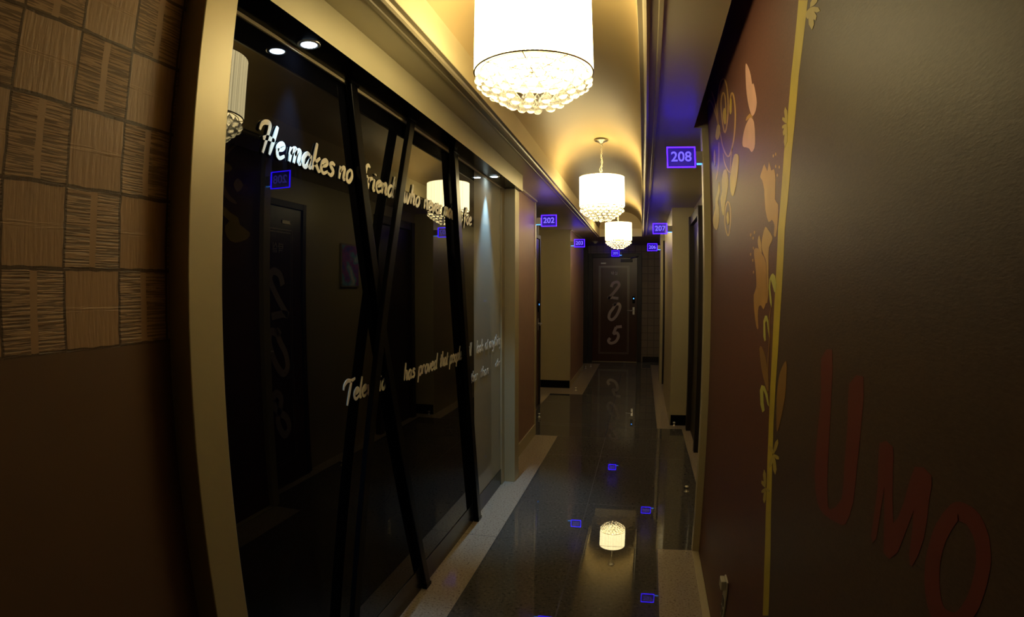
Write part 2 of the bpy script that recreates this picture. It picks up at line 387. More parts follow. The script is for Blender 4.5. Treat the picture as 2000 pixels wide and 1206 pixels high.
MURAL = '''[["strip","curved_stem","gold",[[[1.241,2.153],[1.37,2.016],[1.489,1.852],[1.582,1.664],[1.628,1.456],[1.638,1.379],[1.647,1.231],[1.64,1.121],[1.625,1.011],[1.588,0.869],[1.537,0.731],[1.476,0.601]],[[1.173,2.118],[1.305,1.992],[1.412,1.834],[1.507,1.656],[1.552,1.458],[1.564,1.385],[1.583,1.242],[1.583,1.135],[1.566,1.029],[1.527,0.893],[1.471,0.765],[1.415,0.638]]],false],["poly","upper_lily","orange",[[1.734,1.875],[1.697,1.845],[1.671,1.869],[1.646,1.837],[1.609,1.834],[1.598,1.801],[1.612,1.749],[1.575,1.73],[1.582,1.692],[1.607,1.646],[1.635,1.652],[1.625,1.679],[1.658,1.698],[1.701,1.696],[1.742,1.74],[1.751,1.8],[1.777,1.834],[1.805,1.849],[1.772,1.863]],0],["poly","pollen_dot","orange",[[1.573,1.867],[1.576,1.865],[1.583,1.865],[1.59,1.868],[1.592,1.872],[1.588,1.875],[1.58,1.874],[1.574,1.871]],0],["poly","pollen_dot","orange",[[1.602,1.87],[1.606,1.867],[1.613,1.867],[1.62,1.87],[1.622,1.874],[1.618,1.877],[1.61,1.876],[1.604,1.873]],0],["poly","pollen_dot","orange",[[1.579,1.835],[1.582,1.832],[1.589,1.832],[1.596,1.835],[1.598,1.839],[1.594,1.842],[1.587,1.842],[1.58,1.838]],0],["poly","pollen_dot","orange",[[1.538,1.824],[1.542,1.822],[1.549,1.822],[1.555,1.825],[1.557,1.828],[1.553,1.831],[1.546,1.831],[1.54,1.828]],0],["poly","pollen_dot","orange",[[1.564,1.808],[1.567,1.805],[1.574,1.805],[1.581,1.808],[1.583,1.812],[1.579,1.814],[1.572,1.814],[1.566,1.811]],0],["poly","pollen_dot","orange",[[1.969,1.683],[1.974,1.679],[1.984,1.678],[1.995,1.681],[1.998,1.686],[1.993,1.69],[1.982,1.69],[1.972,1.687]],0],["poly","pollen_dot","orange",[[1.904,1.685],[1.908,1.681],[1.918,1.68],[1.928,1.683],[1.931,1.688],[1.926,1.692],[1.916,1.692],[1.906,1.689]],0],["poly","pollen_dot","orange",[[1.927,1.669],[1.931,1.665],[1.942,1.664],[1.952,1.667],[1.955,1.671],[1.95,1.675],[1.939,1.675],[1.93,1.672]],0],["poly","pollen_dot","orange",[[1.926,1.635],[1.93,1.632],[1.939,1.631],[1.948,1.633],[1.951,1.637],[1.947,1.641],[1.938,1.641],[1.929,1.639]],0],["poly","pollen_dot","orange",[[1.975,1.618],[1.979,1.614],[1.989,1.613],[1.998,1.615],[2.002,1.62],[1.997,1.623],[1.987,1.624],[1.978,1.621]],0],["poly","pollen_dot","orange",[[1.938,1.596],[1.942,1.592],[1.951,1.591],[1.96,1.593],[1.963,1.597],[1.959,1.601],[1.949,1.602],[1.941,1.599]],0],["poly","pollen_dot","orange",[[1.926,1.556],[1.929,1.553],[1.938,1.551],[1.947,1.553],[1.95,1.557],[1.946,1.561],[1.937,1.562],[1.928,1.559]],0],["poly","lower_lily","orange",[[1.929,1.631],[1.859,1.63],[1.795,1.607],[1.743,1.579],[1.734,1.519],[1.715,1.463],[1.74,1.459],[1.773,1.439],[1.809,1.45],[1.846,1.445],[1.859,1.415],[1.845,1.378],[1.868,1.374],[1.896,1.397],[1.925,1.443],[1.931,1.482],[1.888,1.509],[1.899,1.559],[1.919,1.599]],0],["poly","lily_petal","amber",[[1.803,1.633],[1.803,1.644],[1.787,1.663],[1.747,1.687],[1.705,1.673],[1.653,1.649],[1.661,1.637],[1.698,1.622],[1.707,1.588],[1.706,1.519],[1.711,1.467],[1.728,1.519],[1.738,1.58],[1.769,1.602],[1.798,1.622]],0],["poly","lily_petal","amber",[[1.853,1.631],[1.864,1.657],[1.838,1.67],[1.82,1.653],[1.808,1.637],[1.807,1.623],[1.802,1.612]],0],["poly","curled_tendril","lime",[[1.67,1.542],[1.647,1.545],[1.621,1.538],[1.603,1.518],[1.613,1.489],[1.631,1.495],[1.662,1.519],[1.675,1.529],[1.682,1.505],[1.66,1.465],[1.662,1.448],[1.683,1.464],[1.701,1.505],[1.694,1.529]],0],["poly","curled_tendril","lime",[[1.77,1.405],[1.746,1.422],[1.72,1.423],[1.7,1.408],[1.692,1.381],[1.689,1.361],[1.703,1.381],[1.719,1.404],[1.731,1.408],[1.745,1.399],[1.729,1.35],[1.745,1.344],[1.765,1.358]],0],["strip","thin_stem","bronze",[[[1.669,1.451],[1.675,1.445],[1.683,1.437],[1.69,1.427],[1.694,1.416],[1.693,1.404],[1.69,1.391],[1.687,1.378],[1.685,1.365],[1.686,1.352],[1.689,1.339],[1.692,1.326],[1.694,1.312],[1.695,1.296],[1.693,1.277],[1.692,1.261],[1.69,1.25]],[[1.664,1.451],[1.667,1.445],[1.672,1.437],[1.677,1.427],[1.681,1.416],[1.681,1.405],[1.678,1.392],[1.674,1.379],[1.672,1.366],[1.674,1.353],[1.676,1.34],[1.679,1.327],[1.681,1.313],[1.682,1.297],[1.683,1.279],[1.684,1.262],[1.685,1.25]]],false],["poly","slim_leaf","bronze",[[1.819,1.316],[1.783,1.324],[1.725,1.298],[1.683,1.256],[1.665,1.211],[1.684,1.208],[1.742,1.234],[1.785,1.266]],0],["poly","slim_leaf","bronze",[[1.472,1.32],[1.465,1.277],[1.471,1.224],[1.501,1.164],[1.526,1.125],[1.543,1.132],[1.56,1.207],[1.548,1.264],[1.519,1.296]],0],["poly","curled_tendril","lime",[[1.788,1.189],[1.767,1.209],[1.723,1.213],[1.676,1.197],[1.649,1.166],[1.669,1.168],[1.709,1.191],[1.74,1.198],[1.726,1.163],[1.706,1.143],[1.733,1.131],[1.769,1.148]],0],["poly","small_blossom","pale",[[1.554,1.053],[1.526,1.074],[1.51,1.095],[1.52,1.104],[1.547,1.088],[1.558,1.067]],0],["poly","small_blossom","pale",[[1.554,1.053],[1.541,1.048],[1.517,1.049],[1.49,1.057],[1.494,1.063],[1.521,1.06]],0],["poly","small_blossom","pale",[[1.554,1.053],[1.557,1.031],[1.545,1.011],[1.516,1.006],[1.507,1.024],[1.525,1.041]],0],["poly","small_blossom","pale",[[1.554,1.053],[1.583,1.032],[1.601,1.011],[1.59,1.003],[1.561,1.021],[1.55,1.039]],0],["poly","small_blossom","pale",[[1.554,1.053],[1.56,1.061],[1.582,1.066],[1.616,1.061],[1.618,1.052],[1.59,1.05]],0],["poly","small_blossom","pale",[[1.619,0.933],[1.617,0.953],[1.629,0.972],[1.657,0.976],[1.667,0.958],[1.648,0.942]],0],["poly","small_blossom","pale",[[1.619,0.933],[1.626,0.94],[1.647,0.942],[1.678,0.935],[1.679,0.926],[1.653,0.927]],0],["poly","small_blossom","pale",[[1.619,0.933],[1.648,0.919],[1.669,0.906],[1.664,0.901],[1.636,0.912],[1.621,0.924]],0],["poly","small_blossom","pale",[[1.619,0.933],[1.635,0.911],[1.638,0.89],[1.619,0.885],[1.601,0.903],[1.604,0.921]],0],["poly","small_blossom","pale",[[1.619,0.933],[1.609,0.929],[1.589,0.931],[1.564,0.94],[1.566,0.945],[1.59,0.941]],0],["poly","small_blossom","pale",[[1.442,1.916],[1.431,1.929],[1.43,1.946],[1.447,1.962],[1.461,1.955],[1.457,1.936]],0],["poly","small_blossom","pale",[[1.442,1.916],[1.444,1.925],[1.458,1.936],[1.482,1.945],[1.486,1.939],[1.467,1.927]],0],["poly","small_blossom","pale",[[1.442,1.916],[1.468,1.922],[1.492,1.924],[1.494,1.918],[1.47,1.912],[1.451,1.912]],0],["poly","small_blossom","pale",[[1.442,1.916],[1.469,1.914],[1.489,1.907],[1.485,1.896],[1.459,1.896],[1.444,1.905]],0],["poly","small_blossom","pale",[[1.442,1.916],[1.466,1.901],[1.483,1.88],[1.475,1.862],[1.451,1.871],[1.441,1.894]],0],["poly","small_blossom","pale",[[1.163,2.095],[1.132,2.085],[1.109,2.082],[1.109,2.091],[1.136,2.103],[1.155,2.103]],0],["poly","small_blossom","pale",[[1.163,2.095],[1.146,2.079],[1.122,2.063],[1.099,2.056],[1.108,2.068],[1.134,2.083]],0],["poly","small_blossom","pale",[[1.163,2.095],[1.168,2.085],[1.16,2.069],[1.136,2.052],[1.125,2.057],[1.139,2.075]],0],["poly","small_blossom","pale",[[1.163,2.095],[1.181,2.085],[1.185,2.066],[1.167,2.045],[1.148,2.049],[1.149,2.07]],0],["poly","small_blossom","pale",[[1.163,2.095],[1.188,2.099],[1.202,2.095],[1.19,2.081],[1.165,2.075],[1.158,2.082]],0],["poly","butterfly_wing","pink",[[1.935,2.274],[1.893,2.24],[1.867,2.204],[1.856,2.169],[1.832,2.163],[1.809,2.122],[1.801,2.088],[1.827,2.069],[1.87,2.066],[1.902,2.078],[1.938,2.121],[1.96,2.169],[1.962,2.21],[1.954,2.255]],0],["poly","butterfly_wing","pink",[[1.913,2.073],[1.863,2.042],[1.858,1.987],[1.876,1.959],[1.929,1.957],[1.969,1.979],[2.029,1.998],[2.092,2.018],[2.085,2.046],[2.026,2.071],[1.965,2.077]],0],["poly","butterfly_body","orange",[[1.923,2.09],[1.897,2.074],[1.872,2.06],[1.927,2.076],[1.989,2.084],[2.01,2.09],[1.985,2.096]],0],["strip","scroll","ochre",[[[2.687,2.25],[2.69,2.27],[2.696,2.3],[2.7,2.332],[2.698,2.358],[2.69,2.377],[2.676,2.392],[2.659,2.404],[2.64,2.414],[2.619,2.421],[2.595,2.425],[2.57,2.427],[2.547,2.427],[2.524,2.425],[2.501,2.421],[2.483,2.416],[2.474,2.413],[2.462,2.407],[2.446,2.396],[2.431,2.384],[2.42,2.371],[2.41,2.357],[2.404,2.341],[2.4,2.325],[2.398,2.309],[2.399,2.294],[2.403,2.278],[2.409,2.262],[2.417,2.248],[2.427,2.235],[2.441,2.223],[2.455,2.212],[2.47,2.203],[2.485,2.197],[2.502,2.192],[2.517,2.19],[2.522,2.19],[2.512,2.187],[2.521,2.193],[2.53,2.204],[2.54,2.216],[2.551,2.233],[2.561,2.252],[2.57,2.272],[2.576,2.29],[2.578,2.306],[2.577,2.321],[2.573,2.334],[2.565,2.344],[2.551,2.352],[2.533,2.357],[2.514,2.36],[2.5,2.359],[2.509,2.362],[2.5,2.357],[2.488,2.347],[2.479,2.336],[2.474,2.325],[2.471,2.312],[2.471,2.298],[2.471,2.286],[2.473,2.273],[2.476,2.261],[2.481,2.251],[2.487,2.242],[2.497,2.238],[2.51,2.236],[2.522,2.235],[2.53,2.234]],[[2.701,2.254],[2.707,2.275],[2.716,2.306],[2.722,2.339],[2.723,2.366],[2.716,2.386],[2.705,2.402],[2.69,2.415],[2.673,2.426],[2.653,2.434],[2.63,2.439],[2.606,2.442],[2.581,2.443],[2.554,2.44],[2.525,2.435],[2.493,2.427],[2.459,2.414],[2.433,2.401],[2.414,2.388],[2.398,2.374],[2.386,2.361],[2.377,2.346],[2.371,2.33],[2.367,2.314],[2.365,2.299],[2.366,2.283],[2.37,2.267],[2.376,2.252],[2.384,2.238],[2.394,2.225],[2.407,2.212],[2.422,2.201],[2.436,2.193],[2.451,2.186],[2.468,2.181],[2.485,2.178],[2.509,2.179],[2.544,2.192],[2.557,2.201],[2.567,2.212],[2.577,2.226],[2.588,2.242],[2.599,2.262],[2.609,2.283],[2.614,2.302],[2.617,2.318],[2.616,2.333],[2.612,2.347],[2.603,2.357],[2.589,2.365],[2.569,2.371],[2.548,2.374],[2.526,2.373],[2.487,2.36],[2.467,2.349],[2.454,2.337],[2.444,2.326],[2.44,2.314],[2.439,2.301],[2.44,2.289],[2.443,2.277],[2.447,2.265],[2.452,2.254],[2.459,2.244],[2.467,2.236],[2.479,2.232],[2.494,2.23],[2.508,2.23],[2.518,2.23]]],false],["strip","scroll","ochre",[[[2.322,2.219],[2.321,2.227],[2.322,2.239],[2.321,2.252],[2.315,2.262],[2.305,2.269],[2.29,2.274],[2.276,2.276],[2.265,2.277],[2.273,2.279],[2.27,2.277],[2.26,2.269],[2.252,2.259],[2.244,2.246],[2.238,2.231],[2.235,2.214],[2.234,2.198],[2.237,2.181],[2.244,2.164],[2.253,2.147],[2.264,2.132],[2.276,2.119],[2.291,2.107],[2.309,2.096],[2.329,2.087],[2.354,2.078],[2.383,2.07],[2.413,2.064],[2.44,2.063],[2.45,2.065],[2.466,2.07],[2.489,2.081],[2.513,2.093],[2.535,2.106],[2.557,2.121],[2.579,2.137],[2.599,2.155],[2.618,2.175],[2.636,2.199],[2.651,2.22],[2.663,2.236]],[[2.334,2.222],[2.337,2.232],[2.341,2.245],[2.343,2.259],[2.341,2.271],[2.334,2.279],[2.322,2.286],[2.308,2.29],[2.291,2.29],[2.26,2.281],[2.24,2.271],[2.228,2.261],[2.219,2.25],[2.212,2.237],[2.206,2.221],[2.203,2.204],[2.202,2.188],[2.205,2.171],[2.212,2.154],[2.221,2.137],[2.231,2.122],[2.244,2.109],[2.259,2.097],[2.276,2.086],[2.296,2.077],[2.321,2.068],[2.349,2.06],[2.38,2.054],[2.412,2.052],[2.456,2.059],[2.495,2.072],[2.524,2.085],[2.55,2.098],[2.575,2.112],[2.596,2.128],[2.614,2.144],[2.631,2.161],[2.646,2.182],[2.66,2.204],[2.671,2.225],[2.679,2.24]]],false],["strip","scroll","ochre",[[[3.138,2.273],[3.139,2.294],[3.141,2.324],[3.143,2.357],[3.144,2.387],[3.148,2.412],[3.156,2.437],[3.159,2.459],[3.152,2.476],[3.131,2.488],[3.1,2.497],[3.066,2.5],[3.035,2.499],[3.021,2.496],[3.006,2.49],[2.978,2.476],[2.949,2.461],[2.922,2.445],[2.896,2.427],[2.871,2.408],[2.846,2.388],[2.821,2.366],[2.796,2.343],[2.774,2.32],[2.754,2.298],[2.738,2.277],[2.726,2.257],[2.717,2.239],[2.709,2.226]],[[3.155,2.277],[3.163,2.299],[3.172,2.332],[3.181,2.367],[3.189,2.399],[3.198,2.426],[3.206,2.451],[3.21,2.474],[3.202,2.492],[3.18,2.505],[3.148,2.514],[3.111,2.517],[3.074,2.516],[3.025,2.505],[2.976,2.486],[2.941,2.469],[2.911,2.452],[2.883,2.435],[2.856,2.417],[2.831,2.398],[2.807,2.378],[2.782,2.356],[2.758,2.333],[2.736,2.31],[2.72,2.29],[2.71,2.27],[2.703,2.251],[2.699,2.234],[2.697,2.223]]],false],["strip","scroll","ochre",[[[2.913,2.512],[2.905,2.503],[2.891,2.489],[2.873,2.472],[2.854,2.455],[2.837,2.437],[2.821,2.418],[2.805,2.399],[2.789,2.378],[2.773,2.356],[2.756,2.333],[2.742,2.311],[2.732,2.292],[2.727,2.277],[2.724,2.263],[2.72,2.252],[2.716,2.243]],[[2.897,2.508],[2.878,2.495],[2.853,2.478],[2.828,2.459],[2.809,2.442],[2.792,2.424],[2.776,2.405],[2.761,2.386],[2.746,2.366],[2.73,2.344],[2.714,2.321],[2.7,2.299],[2.69,2.281],[2.685,2.266],[2.689,2.254],[2.696,2.245],[2.702,2.239]]],false],["strip","scroll","ochre",[[[2.608,2.113],[2.607,2.105],[2.605,2.093],[2.595,2.079],[2.581,2.065],[2.563,2.051],[2.541,2.037],[2.518,2.023],[2.495,2.011],[2.471,2.001],[2.445,1.992],[2.421,1.985],[2.403,1.98]],[[2.596,2.111],[2.585,2.101],[2.573,2.087],[2.562,2.073],[2.549,2.059],[2.532,2.046],[2.511,2.033],[2.489,2.02],[2.468,2.009],[2.447,2.0],[2.426,1.992],[2.408,1.986],[2.397,1.981]]],false],["strip","scroll","ochre",[[[2.34,2.076],[2.355,2.07],[2.372,2.058],[2.387,2.045],[2.399,2.032],[2.408,2.02],[2.416,2.006],[2.419,1.994],[2.417,1.984]],[[2.33,2.074],[2.334,2.064],[2.345,2.051],[2.359,2.038],[2.371,2.026],[2.38,2.013],[2.387,2.0],[2.397,1.989],[2.407,1.982]]],false],["strip","scroll","ochre",[[[2.733,2.195],[2.745,2.183],[2.759,2.164],[2.767,2.142],[2.776,2.123],[2.787,2.109],[2.8,2.096],[2.814,2.085],[2.829,2.075],[2.849,2.065],[2.872,2.055],[2.886,2.045],[2.893,2.037]],[[2.716,2.191],[2.713,2.175],[2.712,2.153],[2.719,2.131],[2.728,2.112],[2.738,2.098],[2.751,2.085],[2.765,2.074],[2.78,2.064],[2.799,2.053],[2.823,2.044],[2.852,2.037],[2.875,2.033]]],false],["poly","acanthus_leaf","yellow",[[2.241,2.024],[2.187,2.003],[2.208,1.96],[2.253,1.915],[2.307,1.888],[2.357,1.875],[2.414,1.906],[2.416,1.964],[2.353,2.003],[2.294,2.03]],0],["poly","acanthus_leaf","yellow",[[2.597,2.03],[2.504,2.015],[2.469,1.961],[2.51,1.915],[2.577,1.879],[2.622,1.83],[2.689,1.86],[2.722,1.922],[2.665,1.948],[2.666,1.998]],0],["poly","acanthus_leaf","yellow",[[2.761,2.008],[2.742,1.961],[2.822,1.922],[2.782,1.887],[2.801,1.823],[2.879,1.79],[2.999,1.822],[3.027,1.865],[2.926,1.907],[2.906,1.95],[2.824,1.975]],0],["poly","acanthus_leaf","yellow",[[2.758,2.285],[2.678,2.266],[2.653,2.24],[2.707,2.211],[2.792,2.222],[2.837,2.253]],0],["poly","acanthus_leaf","yellow",[[2.502,2.292],[2.453,2.266],[2.466,2.215],[2.517,2.223],[2.554,2.262],[2.54,2.286]],0],["poly","acanthus_leaf","yellow",[[2.316,2.275],[2.288,2.259],[2.305,2.213],[2.347,2.216],[2.353,2.248]],0],["poly","acanthus_leaf","yellow",[[2.891,2.2],[2.854,2.156],[2.891,2.11],[2.948,2.162]],0],["strip","scroll","ochre",[[[2.494,1.871],[2.491,1.87],[2.474,1.862],[2.46,1.852],[2.45,1.84],[2.445,1.827],[2.444,1.813],[2.446,1.797],[2.452,1.783],[2.462,1.768],[2.476,1.752],[2.493,1.738],[2.508,1.731],[2.5,1.731],[2.512,1.735],[2.529,1.744],[2.544,1.754],[2.557,1.765],[2.569,1.778],[2.577,1.791],[2.581,1.804],[2.58,1.818],[2.574,1.832],[2.564,1.844],[2.552,1.854],[2.536,1.862],[2.517,1.868],[2.498,1.871]],[[2.494,1.878],[2.461,1.869],[2.442,1.86],[2.427,1.848],[2.416,1.836],[2.411,1.823],[2.411,1.808],[2.413,1.793],[2.419,1.779],[2.429,1.764],[2.443,1.748],[2.459,1.734],[2.476,1.726],[2.519,1.727],[2.545,1.735],[2.564,1.745],[2.581,1.756],[2.594,1.767],[2.607,1.781],[2.615,1.795],[2.619,1.809],[2.618,1.823],[2.612,1.837],[2.601,1.85],[2.588,1.86],[2.571,1.869],[2.55,1.875],[2.527,1.879]]],true],["poly","acanthus_leaf","yellow",[[2.49,1.833],[2.469,1.791],[2.51,1.775],[2.547,1.814]],0],["poly","letter_u","red",[[1.185,1.36],[1.116,1.386],[1.107,1.295],[1.097,1.17],[1.078,1.103],[1.055,1.086],[1.0,1.129],[1.005,1.188],[1.007,1.267],[1.012,1.336],[0.946,1.359],[0.941,1.282],[0.943,1.207],[0.942,1.143],[0.965,1.094],[1.004,1.08],[1.081,1.065],[1.138,1.07],[1.176,1.124],[1.179,1.212],[1.174,1.293]],0],["poly","letter_m","red",[[0.859,1.269],[0.809,1.277],[0.8,1.243],[0.776,1.173],[0.751,1.217],[0.733,1.27],[0.684,1.273],[0.682,1.242],[0.68,1.191],[0.698,1.143],[0.713,1.154],[0.72,1.214],[0.748,1.14],[0.794,1.119],[0.823,1.212],[0.827,1.127],[0.848,1.123],[0.848,1.203]],0],["strip","letter_o","red",[[[0.606,1.244],[0.602,1.245],[0.595,1.246],[0.589,1.247],[0.584,1.246],[0.578,1.244],[0.571,1.241],[0.565,1.236],[0.561,1.231],[0.558,1.225],[0.555,1.219],[0.554,1.212],[0.554,1.205],[0.554,1.196],[0.555,1.186],[0.557,1.176],[0.56,1.167],[0.564,1.159],[0.568,1.151],[0.573,1.146],[0.576,1.143],[0.579,1.142],[0.584,1.14],[0.591,1.138],[0.596,1.137],[0.602,1.138],[0.608,1.141],[0.613,1.146],[0.618,1.152],[0.622,1.158],[0.626,1.167],[0.628,1.176],[0.629,1.184],[0.629,1.192],[0.628,1.201],[0.626,1.209],[0.623,1.217],[0.62,1.223],[0.616,1.23],[0.612,1.236],[0.608,1.241],[0.605,1.244],[0.604,1.245],[0.606,1.244]],[[0.608,1.266],[0.597,1.268],[0.586,1.269],[0.574,1.269],[0.563,1.267],[0.555,1.263],[0.547,1.258],[0.54,1.252],[0.535,1.245],[0.531,1.238],[0.528,1.231],[0.526,1.223],[0.526,1.214],[0.526,1.204],[0.527,1.193],[0.529,1.182],[0.531,1.172],[0.536,1.161],[0.541,1.151],[0.548,1.14],[0.559,1.129],[0.574,1.12],[0.589,1.113],[0.604,1.11],[0.617,1.11],[0.629,1.112],[0.638,1.117],[0.646,1.124],[0.652,1.131],[0.658,1.14],[0.662,1.15],[0.665,1.16],[0.666,1.171],[0.666,1.181],[0.664,1.192],[0.662,1.202],[0.659,1.212],[0.655,1.221],[0.649,1.23],[0.644,1.238],[0.639,1.244],[0.634,1.249],[0.629,1.255],[0.619,1.262]]],true]]'''
# ---------------------------------------------------------------- the room shell
XG = -1.0287
SOF = 2.379; VS = 2.505; EY = 9.70
# floor: one polished slab, granite field with cream border strips and thin dark joints
bm = bmesh.new()
def fq(x0, x1, y0, y1, mi):
    f = bm.faces.new([bm.verts.new(p) for p in ((x0, y0, 0), (x1, y0, 0), (x1, y1, 0), (x0, y1, 0))]); f.material_index = mi
XL, XR, Y0, Y1 = -1.80, .80, -2.6, 11.90
bl = [(-1.80, -.819, Y0, 5.65), (-1.80, -1.27, 5.65, 7.985), (-1.80, -.812, 7.985, 11.35)]
brr = [(.139, .80, Y0, 3.165), (.462, .80, 3.165, 6.12), (.195, .80, 6.12, 11.35)]
ys = sorted({Y0, Y1, *[v for b in bl+brr for v in b[2:]]})
J = .004
for ya, yb in zip(ys, ys[1:]):
    l = [b for b in bl if b[2] <= ya and b[3] >= yb]; r = [b for b in brr if b[2] <= ya and b[3] >= yb]
    xl = l[0][1] if l else XL; xr = r[0][0] if r else XR
    if l: fq(XL, xl, ya, yb-J, 1)
    if r: fq(xr, XR, ya, yb-J, 1)
    # granite field with a lengthwise joint and cross joints
    xm_ = -.335
    y = ya
    cross = [c for c in (-.9, .3, 1.5, 2.66, 3.83, 5.0, 6.2, 7.4, 8.6, 9.8, 11.0) if ya < c < yb]
    segs = [ya] + cross + [yb]
    for s0, s1 in zip(segs, segs[1:]):
        fq(xl + (J if l else 0), xm_-J/2, s0, s1-J, 0); fq(xm_+J/2, xr - (J if r else 0), s0, s1-J, 0)
        fq(xl + (J if l else 0), xr - (J if r else 0), s1-J, s1, 2)
    fq(xm_-J/2, xm_+J/2, ya, yb-J, 2)
    if l: fq(xl, xl+J, ya, yb-J, 2); fq(XL, xl+J, yb-J, yb, 2)
    if r: fq(xr-J, xr, ya, yb-J, 2); fq(xr-J, XR, yb-J, yb, 2)
box(bm, XL, XR, Y0, Y1, -.08, -.001, 2)
fl = obj('floor', bm, [M['granite'], M['border'], M['grout']]); struct(fl, 'polished dark grey granite corridor floor with cream speckled border strips', 'floor')

# ceiling: soffit slabs both sides, barrel vault between
ce = sempty('ceiling', 'beige corridor ceiling with a yellow barrel vault between flat soffits', 'ceiling')
CO = (-.7072, .0076)
B('left_soffit', [M['soffit'], M['fascia']], -1.8, CO[0], Y0, EY, SOF, VS, parent=ce, faces={3: 1})
B('right_soffit', [M['soffit'], M['fascia']], CO[1], .297, Y0, 3.13, SOF, VS, parent=ce, faces={5: 1})
B('right_soffit', [M['soffit'], M['fascia']], CO[1], .8, 3.1301, EY, SOF, VS, parent=ce, faces={5: 1})
B('end_soffit', [M['soffit'], M['fascia']], -1.8, .8, EY+.0001, Y1, SOF, VS, parent=ce, faces={2: 1})
B('shadow_gap_board', M['soffit'], .2, .8, Y0, 3.25, 2.62, 2.70, parent=ce); B('gap_end_board', M['soffit'], .2, .8, 3.131, 3.25, 2.5055, 2.6195, parent=ce)  # end board added to plug a light leak above the soffit
bm = bmesh.new()
cx = (CO[0]+CO[1])/2; hw = (CO[1]-CO[0])/2; RISE = .292; NA = 28
arc = [(cx - hw*math.cos(math.pi*i/NA), VS + RISE*math.sin(math.pi*i/NA)**.9) for i in range(NA+1)]
outer = [(cx - (hw+.05)*math.cos(math.pi*i/NA), VS + (RISE+.05)*math.sin(math.pi*i/NA)) for i in range(NA+1)]
va = [[bm.verts.new((x, y, z)) for x, z in arc] for y in (Y0, EY)]
for i in range(NA): bm.faces.new((va[0][i], va[0][i+1], va[1][i+1], va[1][i]))
vo = [[bm.verts.new((x, y, z)) for x, z in outer] for y in (Y0, EY)]
for i in range(NA): bm.faces.new((vo[0][i], vo[1][i], vo[1][i+1], vo[0][i+1]))
for i in (0, 1):
    for k in range(NA): bm.faces.new((va[i][k], va[i][k+1], vo[i][k+1], vo[i][k]) if i else (va[i][k+1], va[i][k], vo[i][k], vo[i][k+1]))
v = obj('barrel_vault', bm, M['vault'], ce, smooth=False)
for i, p in enumerate(v.data.polygons): p.use_smooth = i < 2*NA
bm = bmesh.new(); prism(bm, arc, 'y', EY, EY+.03); obj('vault_end_panel', bm, M['vault'], ce)
bm = bmesh.new(); prism(bm, arc, 'y', Y0-.03, Y0); obj('vault_end_panel', bm, M['vault'], ce)

def moulding(name, xe, s, y0, y1):
    """stepped bead running under the soffit beside the vault opening; s = +1 for the right side"""
    bm = bmesh.new()
    prof = [(0, 0), (0, -.004), (.016, -.004), (.020, -.012), (.028, -.017), (.036, -.012), (.040, -.004), (.066, -.003), (.069, -.007), (.082, -.007), (.085, 0)]
    pts = [(xe + s*a, SOF + b) for a, b in prof]
    if s > 0: pts = pts[::-1]
    prism(bm, pts, 'y', y0, y1); return struct(obj(name, bm, M['moulding'], bevel=0))
moulding('trim_1', CO[0], -1, Y0, EY-.0)
moulding('trim_2', CO[1], 1, Y0, EY-.0)
struct(B('trim_3', M['moulding'], CO[0]-.085, CO[1]+.085, EY+.001, EY+.03, SOF-.006, SOF-.0001))

# left side, near to far
wl = struct(B('wall_left', M['weave'], -1.25, -.969, Y0, .923, 0, SOF), 'woven square patterned brown wallpaper wall nearest on the left', 'wall')
struct(B('trim_4', M['beige'], -1.25, -.909, .9231, 1.033, 0, SOF, bevel=.003), 'bright beige post at the near end of the black glass', 'post')
gw = sempty('window_1', 'black back-painted glass wall panel with a dark plinth', 'glass wall')
B('black_pane', M['blackglass'], XG-.014, XG, 1.0335, 3.42, .125, 2.2525, parent=gw)
gp = B('grey_pane', M['greyglass'], XG-.014, XG, 3.424, 4.10, .125, 2.2525, parent=gw); gp['label'] = 'grey frosted glass pane'
B('plinth', M['darkbase'], XG-.014, XG+.004, 1.0335, 4.10, 0.0005, .125, parent=gw, bevel=.001)
B('top_seal', M['fascia'], XG, XG+.006, 1.0335, 4.17, 2.2415, 2.2525, parent=gw)
B('backing_board', M['doorframe'], -1.25, XG-.0145, 1.0335, 4.30, .0005, SOF-.001, parent=gw)
B('jamb', M['beige'], XG-.014, XG+.012, 4.1005, 4.179, .0005, 2.2525, parent=gw)
struct(B('trim_5', M['beige'], XG-.014, -.935, 4.18, 4.32, 0.0003, 2.2525, bevel=.002), 'beige column at the far end of the glass wall', 'column')
struct(B('trim_6', [M['beige'], M['black']], -1.04, -.909, 1.0335, 4.337, 2.253, SOF-.0005, faces={0: 1}), 'beige boxed header above the black glass wall', 'header')  # beige box; the shade under it is put into the black bottom face
struct(B('wall_left_middle', [M['rose'], M['beige']], -1.25, -1.060, 4.3205, 5.684, 0, SOF, faces={4: 1}))
struct(B('trim_7', M['beige'], -1.0598, -1.052, 5.63, 5.690, 0.0003, SOF-.001))
struct(B('baseboard_left', M['beige'], -1.0595, -1.048, 4.3205, 5.629, 0.0003, .115, bevel=.002))
struct(B('trim_8', M['beige'], -1.0598, -1.030, 4.3205, 5.629, SOF-.016, SOF-.0005))
struct(B('wall_left_niche', M['beige'], -1.80, -1.56, 5.6845, 8.469, 0, SOF))
struct(B('wall_left_pillar', [M['rose'], M['beige']], -1.80, -1.055, 8.4695, 10.45, 0, SOF, faces={2: 1}), 'beige faced pillar wall beyond room 202', 'wall')
struct(B('baseboard_left_pillar', M['black'], -1.555, -1.052, 8.455, 8.469, 0.0003, .115))
struct(B('baseboard_left_far', M['beige'], -1.0545, -1.046, 8.4695, 10.45, 0.0003, .09))
struct(B('trim_9', M['beige'], -1.0545, -1.048, 8.4695, 8.51, .091, SOF-.001))
